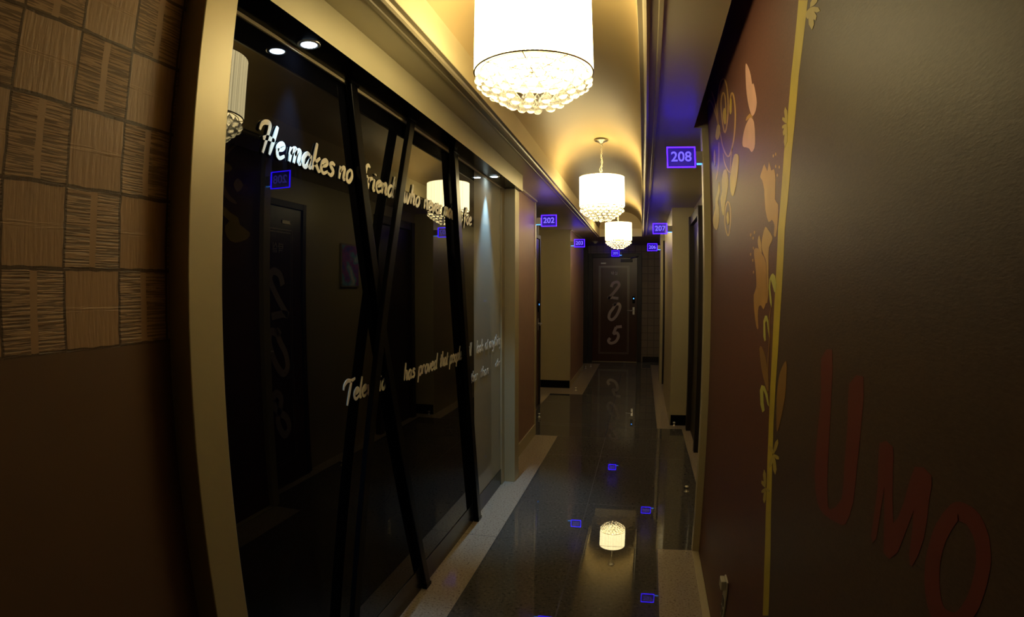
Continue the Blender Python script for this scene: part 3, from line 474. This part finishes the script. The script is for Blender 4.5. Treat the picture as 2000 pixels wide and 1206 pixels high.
struct(B('trim_10', M['beige'], -1.0545, -1.030, 8.4695, 10.45, SOF-.016, SOF-.0005))
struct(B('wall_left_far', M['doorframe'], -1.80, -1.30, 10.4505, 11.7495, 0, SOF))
# end wall
struct(B('wall_end', M['tilepaper'], -1.80, .80, 11.75, 11.9, 0, SOF), 'end wall with small square tile pattern beside door 205', 'wall')
struct(B('baseboard_end', M['darkbase'], .035, .599, 11.737, 11.7495, 0.0003, .115))
struct(B('wall_back', M['plain'], -1.80, .80, Y0-.1, Y0-.0005, 0, 2.85))
# right side, near to far
XW = .375
struct(B('wall_right', M['mural'], XW, .80, Y0, 3.1295, 0, 2.62), 'brown embossed mural wallpaper wall on the right', 'wall')
struct(B('baseboard_right', M['beige'], .338, XW-.0005, Y0, 3.1295, 0.0003, .012, bevel=.002))
struct(B('trim_11', M['beige'], .338, .42, 3.130, 3.20, 0.0003, SOF-.0005, bevel=.003), 'pale beige edge trim where the mural wall ends at room 208', 'trim')
struct(B('wall_right_niche', M['beige'], .575, .80, 3.2005, 6.2995, 0, SOF))
struct(B('wall_right_return', M['beige'], .4205, .80, 3.1305, 3.20, 0, SOF))
struct(B('wall_right_pillar', M['beige'], .334, .80, 6.30, 8.25, 0, SOF), 'beige pillar wall between rooms 208 and 207', 'wall')
struct(B('baseboard_right_pillar', M['black'], .345, .5745, 6.286, 6.2995, 0.0003, .115))
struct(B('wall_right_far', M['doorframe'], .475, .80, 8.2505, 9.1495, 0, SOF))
struct(B('wall_right_corner', M['beige'], .302, .80, 9.15, 9.62, 0, SOF), 'beige corner wall beyond room 207', 'wall')
struct(B('wall_right_end', M['rose'], .62, .80, 9.6205, 11.7495, 0, SOF))

# ---------------------------------------------------------------- doors
def pinstripe(parent, place, u0, u1, v0, v1, t=.0042, gap=.022, d=.002):
    for k, nm in ((0, 'outer_inlay'), (1, 'inner_inlay')):
        bm = bmesh.new(); a0, a1, b0, b1 = u0+k*gap, u1-k*gap, v0+k*gap, v1-k*gap
        for (p0, p1, q0, q1) in ((a0, a1, b0, b0+t), (a0, a1, b1-t, b1), (a0, a0+t, b0+t, b1-t), (a1-t, a1, b0+t, b1-t)):
            vv = [[bm.verts.new(place(x, y, dd)) for x, y in ((p0, q0), (p1, q0), (p1, q1), (p0, q1))] for dd in (.0003, d)]
            bm.faces.new(vv[0][::-1]); bm.faces.new(vv[1])
            for i in range(4): bm.faces.new((vv[0][i], vv[0][(i+1) % 4], vv[1][(i+1) % 4], vv[1][i]))
        obj(nm, bm, M['silver'], parent)
def quadbox(bm, place, u0, u1, v0, v1, d0, d1):
    vv = [[bm.verts.new(place(x, y, dd)) for x, y in ((u0, v0), (u1, v0), (u1, v1), (u0, v1))] for dd in (d0, d1)]
    bm.faces.new(vv[0][::-1]); bm.faces.new(vv[1])
    for i in range(4): bm.faces.new((vv[0][i], vv[0][(i+1) % 4], vv[1][(i+1) % 4], vv[1][i]))
GLYPH = [[((0,1),(.8,1)),((0,.72),(.8,.72)),((0,.45),(.8,.45)),((0,1),(0,.45)),((1.0,1.1),(1.0,.35)),((1.0,.72),(1.2,.72)),((.1,.22),(1.0,.22)),((1.0,.22),(1.0,-.05))],
         [((.35,1.1),(0,.6)),((.35,1.1),(.75,.6)),((1.0,1.1),(1.0,.5)),((.1,.38),(1.0,.38)),((1.0,.38),(1.0,.18)),((1.0,.18),(.1,.18)),((.1,.18),(.1,-.02)),((.1,-.02),(1.05,-.02))]]
def door(n, digits, label, place, w, h, fw=.05, hand='r', closer=False):
    """place(u, v, d): u across the leaf seen from the corridor, v up, d out of the wall. Handle side by hand."""
    d_ = sempty('door_%d' % n, label, 'door')
    bm = bmesh.new()
    for a in ((-fw, 0, 0, h+fw), (w, w+fw, 0, h+fw), (0, w, h, h+fw)): quadbox(bm, place, a[0], a[1], a[2]+.0006, a[3], .0005, .035)
    obj('door_frame', bm, M['doorframe'], d_, bevel=.003)
    bm = bmesh.new(); quadbox(bm, place, .003, w-.003, .008, h-.003, .0005, .022); obj('door_leaf', bm, M['door'], d_, bevel=.002)
    P2 = lambda u, v, d: place(u, v, d+.0222)
    pinstripe(d_, P2, .13, .73*w+.075, .165, h-.17)
    uc = .50*w - .01
    bm = bmesh.new()
    for k, c in enumerate(digits):
        cx_, v0 = uc - .135, (1.29, .86, .38)[k]
        hh = (.34, .34, .345)[k]
        # digit height hh, width scaled
        script_text(bm, c, .37, hh, (lambda u, v, d, cx_=cx_, v0=v0: P2(cx_+u, v0+v, d+.0003)), .002, w=.165, slant=.10, taper=False)
    obj('door_number', bm, M['digit'], d_)
    bm = bmesh.new()
    for gi, g in enumerate(GLYPH):
        for (a, b), (c, e) in g:
            u0 = uc - .065 + gi*.075; s = .048
            p, q = Vector((u0+a*s, 1.775+b*s*1.25)), Vector((u0+c*s, 1.775+e*s*1.25)); t = (q-p).normalized()*.0035; nn = Vector((-t.y, t.x))
            vv = [[bm.verts.new(P2(z.x, z.y, dd)) for z in (p-t-nn, q+t-nn, q+t+nn, p-t+nn)] for dd in (.0003, .002)]
            bm.faces.new(vv[0][::-1]); bm.faces.new(vv[1])
            for i in range(4): bm.faces.new((vv[0][i], vv[0][(i+1) % 4], vv[1][(i+1) % 4], vv[1][i]))
    o = obj('grade_lettering', bm, M['letter'], d_)
    bm = bmesh.new(); quadbox(bm, P2, .17, .27, h-.125, h-.10, .0003, .005); obj('name_plate', bm, M['silver'], d_)
    s = 1 if hand == 'r' else -1; uh = w-.075 if hand == 'r' else .075
    bm = bmesh.new(); tube(bm, [P2(uh, 1.055, 0.0005), P2(uh, 1.055, .045)], .012, 12); tube(bm, [P2(uh, 1.055, .045), P2(uh-s*.04, 1.052, .05), P2(uh-s*.13, 1.046, .05)], [.010, .009, .008], 10)
    quadbox(bm, P2, uh-.02, uh+.02, .97, 1.12, .0003, .006)
    obj('lever_handle', bm, M['chrome'], d_, smooth=False)
    bm = bmesh.new(); quadbox(bm, P2, uh-.026, uh+.026, 1.20, 1.34, .0003, .014); lk = obj('key_reader', bm, M['black'], d_, bevel=.003)
    bm = bmesh.new(); quadbox(bm, P2, uh-.010, uh+.010, 1.285, 1.305, .0143, .016); obj('indicator_light', bm, M['cyanled'], lk)
    if closer:
        bm = bmesh.new(); quadbox(bm, P2, w-.34, w-.10, h-.09, h-.03, .0003, .04); cl = obj('door_closer', bm, M['doorframe'], d_, bevel=.004)
        bm = bmesh.new(); tube(bm, [P2(w-.14, h-.02, .03), P2(w-.02, h+.012, .10)], .008, 8); tube(bm, [P2(w-.02, h+.012, .10), P2(w+.02, h+.03, .02)], .008, 8); obj('closer_arm', bm, M['chrome'], cl)
    bm = bmesh.new(); quadbox(bm, place, 0, w, .0006, .006, .0225, .05); obj('threshold', bm, M['brass'], d_)
    return d_
door(1, '205', 'dark mahogany door with large script number 205 closing the corridor end', lambda u, v, d: (-.995+u, 11.7495-d, v), .912, 2.125, fw=.09, hand='r', closer=True)
# keypad with a blue light beside door 205 belongs to the frame
door(2, '202', 'dark door of room 202 seen edge-on in the left recess', lambda u, v, d: (-1.31+d, 6.30+u, v), .86, 2.12, hand='r')
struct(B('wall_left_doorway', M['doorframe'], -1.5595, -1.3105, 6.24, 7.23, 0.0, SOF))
struct(B('wall_left_doorhead', M['beige'], -1.5595, -1.3105, 7.2305, 7.26, 0.0, SOF))
door(3, '208', 'dark door with script number 208 in the near right recess, mirrored in the black glass', lambda u, v, d: (.5745-d, 3.90-u, v), .66, 2.12, hand='r')
struct(B('trim_12', M['doorframe'], -1.2995, -1.087, 11.70, 11.7495, 0, SOF))
struct(B('trim_13', M['doorframe'], .338, .4745, 9.06, 9.136, 0.0005, 2.25))
door(4, '207', 'dark door of room 207 in the far right recess, seen edge-on', lambda u, v, d: (.4745-d, 9.0-u, v), .66, 2.12, hand='l')
door(5, '203', 'dark door of room 203 in the far left recess', lambda u, v, d: (-1.2995+d, 10.65+u, v), .86, 2.12, hand='r')
door(6, '206', 'dark door of room 206 at the far right end', lambda u, v, d: (.6195-d, 11.45-u, v), .86, 2.12, hand='l')
# tall dark service door in the same recess as 208
sd = sempty('door_7', 'plain black service door beside room 208 in the right recess', 'door')
B('door_leaf', M['doorframe'], .545, .5745, 5.305, 6.05, .001, 2.16, parent=sd, bevel=.002)
B('door_frame', M['doorframe'], .512, .5745, 5.22, 5.30, .001, 2.25, parent=sd); B('door_frame', M['doorframe'], .500, .5745, 6.055, 6.14, .001, 2.25, parent=sd)
B('door_frame', M['doorframe'], .512, .5745, 5.3005, 6.0545, 2.165, 2.25, parent=sd)
B('push_plate', M['chrome'], .541, .5448, 5.34, 5.41, 1.0, 1.22, parent=sd)

# ---------------------------------------------------------------- slanted black poles on the glass wall
def pole(label, xa, xb, yt, yb, wt, ww):
    t = thing('slanted_pole', label, 'pole', (0, (yt+yb)/2, 0), 'black poles against the glass wall')
    oy = (yt+yb)/2
    bm = bmesh.new(); zt = 2.2405
    f = lambda z: yb + (yt-yb)*z/2.24 - oy
    prism(bm, [(f(.001)-ww/2, .001), (f(.001)+ww/2, .001), (f(zt)+ww/2, zt), (f(zt)-ww/2, zt)], 'x', xa, xb)
    obj('shaft', bm, M['black'], t, bevel=.003)
    bm = bmesh.new(); box(bm, xa-.0, xb+.002, f(.02)-ww/2-.008, f(.02)+ww/2+.008, .0005, .018); obj('foot_plate', bm, M['black'], t, bevel=.001)
    bm = bmesh.new(); box(bm, xa-.0, xb+.002, f(2.23)-ww/2-.008, f(2.23)+ww/2+.008, 2.2411, 2.2525); obj('head_plate', bm, M['black'], t, bevel=.001)
    return t
pole('black pole leaning away down the glass, top nearest the beige post, crossing another', -1.0212, -.999, 1.80, 2.49, 0, .052)
pole('black pole leaning toward the camera as it comes down, crossing the first pole', -.9985, -.977, 2.31, 1.61, 0, .052)
pole('black pole nearest the grey pane, leaning slightly away at its foot', -1.0212, -.990, 2.95, 3.40, 0, .062)

# ---------------------------------------------------------------- lettering on the glass
def glass_text(label, s, y0, z0, size_y, depth, w, xoff):
    t = thing('glass_lettering', label, 'lettering', (XG, y0, z0), 'script quotations on the glass wall')
    for wd, a, wid in s:
        bm = bmesh.new(); script_text(bm, wd, wid/text_width(wd), size_y, lambda u, v, d: (xoff+d, a-y0+u, v), depth, w=w, slant=.10)
        obj('word', bm, M['letter'], t)
    return t
glass_text('raised cream script line reading He makes no friend who never made a foe', [('He', 1.300, .125), ('makes', 1.448, .275), ('no', 1.752, .10),
    ('friend', 1.925, .29), ('who', 2.32, .19), ('never', 2.565, .25), ('made', 2.85, .23), ('a', 3.115, .045), ('foe', 3.20, .15)], 1.300, 1.885, .092, .0032, .17, .0035)
glass_text('flat cream script line reading Television has proved that people will look at anything', [('Television', 1.79, .40), ('has', 2.33, .13), ('proved', 2.50, .255),
    ('that', 2.80, .125), ('people', 2.955, .215), ('will', 3.225, .14), ('look', 3.47, .16), ('at', 3.68, .075), ('anything', 3.785, .33)], 1.80, 1.088, .078, .0015, .19, .0006)
glass_text('short script line below, reading rather than', [('rather', 3.26, .24), ('than', 3.565, .20)], 3.28, .915, .068, .0015, .19, .0006)
glass_text('single script word other beside the beige column', [('other', 3.95, .15)], 3.95, .932, .055, .0015, .19, .0006)

# ---------------------------------------------------------------- recessed LED spots under the header
for yy, lab in ((1.445, 'round recessed LED spot under the header, nearest the beige post'), (3.692, 'round recessed LED spot under the header, above the grey pane')):
    t = thing('recessed_spotlight', lab, 'spotlight', (-.969, yy, 2.2525), 'LED spots under the header')
    bm = bmesh.new(); lathe(bm, [(.024, -.0005), (.024, -.004), (.031, -.006), (.036, -.003), (.036, -.0003)], 28); obj('bezel', bm, M['chrome'], t, smooth=True)
    bm = bmesh.new(); lathe(bm, [(0, -.0035), (.0235, -.0035), (.0235, -.0008), (0, -.0008)], 24); obj('led_lens', bm, M['spotled'], t)
    ld = bpy.data.lights.new('spot_beam', 'SPOT'); ld.energy = 40; ld.color = (.34, .62, 1.0); ld.spot_size = math.radians(50); ld.spot_blend = .8; ld.shadow_soft_size = .012
    lo = bpy.data.objects.new('spot_beam', ld); C.objects.link(lo); lo.parent = t; lo.location = (0, 0, -.012)

# ---------------------------------------------------------------- chandeliers
CR, CZ, CH = .1938, 2.198, .2586
def chandelier(label, yy):
    t = thing('chandelier', label, 'chandelier', (-.334, yy, CZ), 'drum chandeliers along the corridor vault')
    top = 2.795 - CZ
    bm = bmesh.new(); lathe(bm, [(0, top-.001), (.055, top-.001), (.062, top-.010), (.055, top-.018), (.035, top-.022), (.022, top-.032), (.010, top-.040), (0, top-.042)], 36); obj('ceiling_canopy', bm, M['nickel'], t, smooth=True)
    bm = bmesh.new(); z = top-.042; k = 0
    while z > CH+.0:
        torus(bm, (0, 0, z-.012), .007, .0022, 10, 5, 'x' if k % 2 else 'y'); z -= .0185; k += 1
    obj('chain', bm, M['chrome'], t, smooth=True)
    bm = bmesh.new(); zt = top-.04
    tube(bm, [(.012*math.sin(i*1.1)+.006*math.sin(i*.5), .010*math.cos(i*.9), zt-(zt-CH+.03)*i/14) for i in range(15)], .003, 6); obj('power_cord', bm, M['whiteplastic'], t, smooth=True)
    bm = bmesh.new(); n = 180
    for r0, flip in ((CR, 0), (CR-.003, 1)):
        ring = []
        for zz in (0, CH*.33, CH*.66, CH):
            ring.append([bm.verts.new(((r0+.0012*math.sin(i*math.pi))*math.cos(2*math.pi*i/n), (r0+(.0012 if i % 2 else -.0012))*math.sin(2*math.pi*i/n), zz)) for i in range(n)])
        for a, b in zip(ring, ring[1:]):
            for i in range(n): bm.faces.new((a[i], a[(i+1) % n], b[(i+1) % n], b[i]))
    sh = obj('lamp_shade', bm, M['shade'], t)
    bm = bmesh.new(); torus(bm, (0, 0, 0), CR-.0015, .003, 72, 6); obj('lower_rim', bm, M['brass'], sh, smooth=True)
    bm = bmesh.new(); torus(bm, (0, 0, CH), CR-.0015, .003, 72, 6)
    for a in (0, 1, 2, 3):
        an = a*math.pi/2+.4; tube(bm, [(0, 0, CH-.004), (CR*math.cos(an)*.985, CR*math.sin(an)*.985, CH-.002)], .0025, 6)
    obj('upper_rim', bm, M['brass'], sh, smooth=True)
    bm = bmesh.new(); lathe(bm, [(0, .205), (.016, .205), (.018, .17), (.016, .165), (0, .165)], 16); hd = obj('lamp_holder', bm, M['brass'], t, smooth=True)
    bm = bmesh.new(); lathe(bm, [(0, .085), (.016, .090), (.026, .108), (.024, .130), (.013, .155), (.012, .165), (0, .165)], 16); obj('bulb', bm, M['bulb'], hd, smooth=True)
    bm = bmesh.new()
    for rr in (.172, .128, .082, .04):
        torus(bm, (0, 0, .004), rr, .002, 40, 5)
    for a in range(4):
        an = a*math.pi/4; tube(bm, [(-CR*.98*math.cos(an), -CR*.98*math.sin(an), .004), (CR*.98*math.cos(an), CR*.98*math.sin(an), .004)], .002, 6)
    obj('crystal_frame', bm, M['brass'], t, smooth=True)
    # teardrop crystals on short threads, in four tiers, the inner ones hanging lower
    prof = [(0, .023), (.002, .021), (.005, .016), (.0115, .008), (.0158, 0), (.0158, -.005), (.013, -.0115), (.007, -.0165), (0, -.018)]
    first = None
    for rr, zz, cnt in ((.176, -.026, 26), (.152, -.048, 20), (.126, -.066, 16), (.100, -.086, 13), (.068, -.100, 8), (.03, -.106, 3)):
        for k in range(cnt):
            an = 2*math.pi*(k+.5*(cnt % 3))/cnt
            if first is None:
                bm = bmesh.new(); lathe(bm, prof, 14); tube(bm, [(0, 0, .0195), (0, 0, .028)], .0012, 5)
                o = first = obj('crystal_drop', bm, M['crystal'], t, smooth=True)
            else:
                o = first.copy(); C.objects.link(o); o.parent = t
            o.location = (rr*math.cos(an), rr*math.sin(an), zz + random.uniform(-.004, .004)); o.rotation_euler = (0, 0, an)
    return t
def bulb_light(t):
    ld = bpy.data.lights.new('bulb_glow', 'POINT'); ld.energy = BULB_W; ld.color = LAMP_COL; ld.shadow_soft_size = .03
    lo = bpy.data.objects.new('bulb_glow', ld); C.objects.link(lo); lo.parent = t; lo.location = (0, 0, .11)
def copy_tree(o, parent=None):
    c = o.copy(); C.objects.link(c); c.parent = parent
    for ch in list(o.children): copy_tree(ch, c)
    return c
ch1 = chandelier('largest and nearest crystal drum chandelier, cut by the top of the frame', 1.769)
bulb_light(ch1)
for lab, yy in (('middle drum chandelier with its chain and ceiling canopy in view', 4.913), ('smallest and farthest drum chandelier, before the end of the vault', 8.399)):
    c = copy_tree(ch1); c.location = (-.334, yy, CZ); c['label'] = lab

# ---------------------------------------------------------------- blue edge-lit room signs
def sign(num, origin, side, label, a0=.052):
    """plate lies across the corridor; side=+1: bracket on the right wall, plate reaches left; -1 mirrored. origin = bracket root."""
    t = thing('room_sign', label, 'sign', origin, 'blue edge-lit room number signs')
    s = -side; W, H_, g = .157, .116, .034; k0 = a0-.052
    X = lambda a: s*a
    def bx(name, m, a0, a1, y0, y1, z0, z1, par=t, bev=0):
        x0, x1 = sorted((X(a0), X(a1))); return B(name, m, x0, x1, y0, y1, z0, z1, parent=par, bevel=bev)
    br_ = bx('bracket', M['greyplastic'], .0005, a0, -.012, .012, -.036, .030, bev=.002)
    bx('bracket_light', M['cyanled'], .004, a0-.006, -.008, .008, -.042, -.0362, par=br_)
    pl = bx('acrylic_plate', M['acrylic'], a0+.0005, a0+W, -.0025, .0025, -H_/2, H_/2)
    bm = bmesh.new(); e = .0055
    x0, x1 = sorted((X(a0+.001), X(a0+W)))
    for b in ((x0, x1, H_/2-e, H_/2), (x0, x1, -H_/2, -H_/2+e), (x0, x0+e, -H_/2+e, H_/2-e), (x1-e, x1, -H_/2+e, H_/2-e)):
        box(bm, b[0], b[1], -.004, .004, b[2], b[3])
    obj('glowing_edge', bm, M['bluelight'], t)
    cu = bpy.data.curves.new('digits', 'FONT'); cu.body = num; cu.size = .076; cu.offset = .0012; cu.extrude = .0012; cu.align_x = 'CENTER'; cu.align_y = 'CENTER'
    tmp = bpy.data.objects.new('digits_tmp', cu); C.objects.link(tmp)
    dg = bpy.context.evaluated_depsgraph_get(); me = bpy.data.meshes.new_from_object(tmp.evaluated_get(dg)); bpy.data.objects.remove(tmp)
    me.materials.clear(); me.materials.append(M['digitlight'])
    me.transform(Matrix.Rotation(math.pi/2, 4, 'X')); o = bpy.data.objects.new('engraved_digits', me); C.objects.link(o); o.parent = t
    o.location = (X(a0+W*.50), -.0042, 0)
    return t
sign('208', (.338, 3.145, 2.218), 1, 'largest blue-lit sign, reading 208, on the trim at the end of the mural', .036)
sign('207', (.3342, 6.312, 2.153), 1, 'blue-lit sign reading 207 on the beige pillar corner at right')
sign('206', (.3018, 9.17, 2.153), 1, 'small blue-lit sign reading 206, half hidden by the far right corner')
sign('202', (-1.0515, 5.675, 2.180), -1, 'blue-lit sign reading 202 on the left corner past the glass wall')
sign('203', (-1.0475, 8.49, 2.172), -1, 'blue-lit sign reading 203 on the left pillar corner farther down')
t5 = sign('205', (-.445+.052, 11.62, 2.208), 1, 'blue-lit sign reading 205 hanging above the end door')
B('hanger', M['greyplastic'], -.030, -.020, -.006, .125, -.004, .006, parent=t5)

# ---------------------------------------------------------------- mural printed on the right wall
mu = thing('wall_mural', 'printed mural of a golden stem, lilies, scrolls and a pink butterfly on the right wall', 'mural', (XW, 1.8, 1.2))
import json
from mathutils.geometry import tessellate_polygon
for mi_, (kind, name, ink, data, closed) in enumerate(json.loads(MURAL)):
    bm = bmesh.new(); th = .0005 if ink != 'amber' else .0007
    X0, X1 = XW-.0003, XW-th
    if name in ('small_blossom', 'slim_leaf', 'curled_tendril', 'acanthus_leaf', 'thin_stem'): X1 -= .0003 + mi_*.000006
    off = Vector((XW, 1.8, 1.2))
    if kind == 'poly':
        pts = [(y-off.y, z-off.z) for y, z in data]
        if name in ('upper_lily','lower_lily','lily_petal','butterfly_wing','acanthus_leaf','slim_leaf','letter_u','letter_m'):
            q = pts; pts = []
            n = len(q)
            for i in range(n):
                p0, p1, p2, p3 = q[i-1], q[i], q[(i+1) % n], q[(i+2) % n]
                for t_ in (0, .5): pts.append(tuple(.5*((2*p1[j]) + (-p0[j]+p2[j])*t_ + (2*p0[j]-5*p1[j]+4*p2[j]-p3[j])*t_*t_ + (-p0[j]+3*p1[j]-3*p2[j]+p3[j])*t_**3) for j in (0, 1)))
        v0 = [bm.verts.new((X0-off.x, y, z)) for y, z in pts]; v1 = [bm.verts.new((X1-off.x, y, z)) for y, z in pts]
        n = len(pts)
        for tri in tessellate_polygon([[Vector((y, z, 0)) for y, z in pts]]):
            bm.faces.new([v1[i] for i in tri]); bm.faces.new([v0[i] for i in tri[::-1]])
        for i in range(n): bm.faces.new((v0[i], v0[(i+1) % n], v1[(i+1) % n], v1[i]))
    else:
        L, R_ = data; n = len(L)
        rows = [[bm.verts.new((xx-off.x, p[0]-off.y, p[1]-off.z)) for p, xx in ((l, X0), (r, X0), (r, X1), (l, X1))] for l, r in zip(L, R_)]
        rng = range(n) if closed else range(n-1)
        for i in rng:
            a, b = rows[i], rows[(i+1) % n]
            for j in range(4): bm.faces.new((a[j], a[(j+1) % 4], b[(j+1) % 4], b[j]))
        if not closed: bm.faces.new(rows[0][::-1]); bm.faces.new(rows[-1])
    o = obj(name, bm, M['ink_'+ink], mu)

# ---------------------------------------------------------------- small things
t = thing('wall_outlet', 'cream plastic power outlet low on the mural wall', 'outlet', (XW, 2.10, .31))
B('cover_plate', M['whiteplastic'], -.008, -.0005, -.036, .036, -.10, .075, parent=t, bevel=.002)
B('plug_adapter', M['whiteplastic'], -.028, -.0082, -.026, .026, .035, .075, parent=t, bevel=.003)
for dz in (-.025, -.07): 
    bm = bmesh.new(); box(bm, -.0105, -.0082, -.020, .020, dz-.016, dz+.016); obj('socket', bm, M['outlet_dark'], t, bevel=.001)
t = thing('smoke_detector', 'small round smoke detector on the flat ceiling before door 205', 'smoke detector', (-.86, 10.70, SOF))
bm = bmesh.new(); lathe(bm, [(0, -.0005), (.05, -.0005), (.052, -.012), (.046, -.022), (0, -.022)], 28); obj('base', bm, M['greyplastic'], t, smooth=True)
bm = bmesh.new(); lathe(bm, [(0, -.0222), (.032, -.0222), (.027, -.04), (.012, -.046), (0, -.046)], 24); obj('sensor_cap', bm, M['whiteplastic'], t, smooth=True)
def stopper(x, y, label):
    t = thing('door_stopper', label, 'door stopper', (x, y, 0), 'chrome floor door stoppers')
    bm = bmesh.new(); lathe(bm, [(0, .0005), (.019, .0005), (.019, .006), (.010, .010), (.008, .022), (.015, .030), (.017, .038), (.012, .047), (0, .050)], 20); obj('post', bm, M['chrome'], t, smooth=True)
    bm = bmesh.new(); torus(bm, (0, 0, .035), .0175, .004, 20, 6); obj('rubber_ring', bm, M['black'], t, smooth=True)
stopper(.372, 4.16, 'chrome door stopper on the dark floor near room 208, nearest of all')
stopper(.385, 6.255, 'chrome door stopper at the foot of the right beige pillar')
stopper(-1.155, 6.45, 'brass-tinted door stopper by the left corner below sign 202')
stopper(-.935, 8.27, 'chrome door stopper in front of the left beige pillar')
stopper(-1.02, 10.62, 'chrome door stopper at the far left wall end, left of the pair')
stopper(-.945, 10.87, 'chrome door stopper at the far left wall end, beside door 205')
# picture on the wall of the right recess, mirrored in the black glass
pic = thing('framed_picture', 'small colourful abstract picture in the right recess, seen mirrored in the black glass', 'picture', (.5745, 4.72, 1.71))
B('frame', M['silver'], -.018, -.0005, -.17, .17, -.20, .20, parent=pic, bevel=.002)
pm = bpy.data.materials.new('abstract print'); pm.use_nodes = True; nt = pm.node_tree
tc = nt.nodes.new('ShaderNodeTexCoord'); nz = nt.nodes.new('ShaderNodeTexNoise'); nz.inputs['Scale'].default_value = 9; nt.links.new(tc.outputs['Object'], nz.inputs[0])
rp = nt.nodes.new('ShaderNodeValToRGB'); el = rp.color_ramp.elements; el[0].position = .3; el[0].color = (.05, .12, .7, 1); el[1].position = .7; el[1].color = (.75, .8, .85, 1)
k = el.new(.45); k.color = (.45, .1, .5, 1); k = el.new(.55); k.color = (.1, .5, .8, 1)
nt.links.new(nz.outputs[0], rp.inputs[0]); nt.links.new(rp.outputs[0], nt.nodes['Principled BSDF'].inputs['Base Color'])
B('print', pm, -.0195, -.0182, -.155, .155, -.185, .185, parent=pic)
# red poster in the far right recess, mirrored in the grey pane
po = thing('wall_poster', 'red poster at the far right, seen mirrored in the grey glass pane', 'poster', (.6195, 10.02, 1.55))
B('sheet', mat('red poster paper', (.45, .05, .03), .4), -.006, -.0005, -.35, .35, -.45, .45, parent=po)
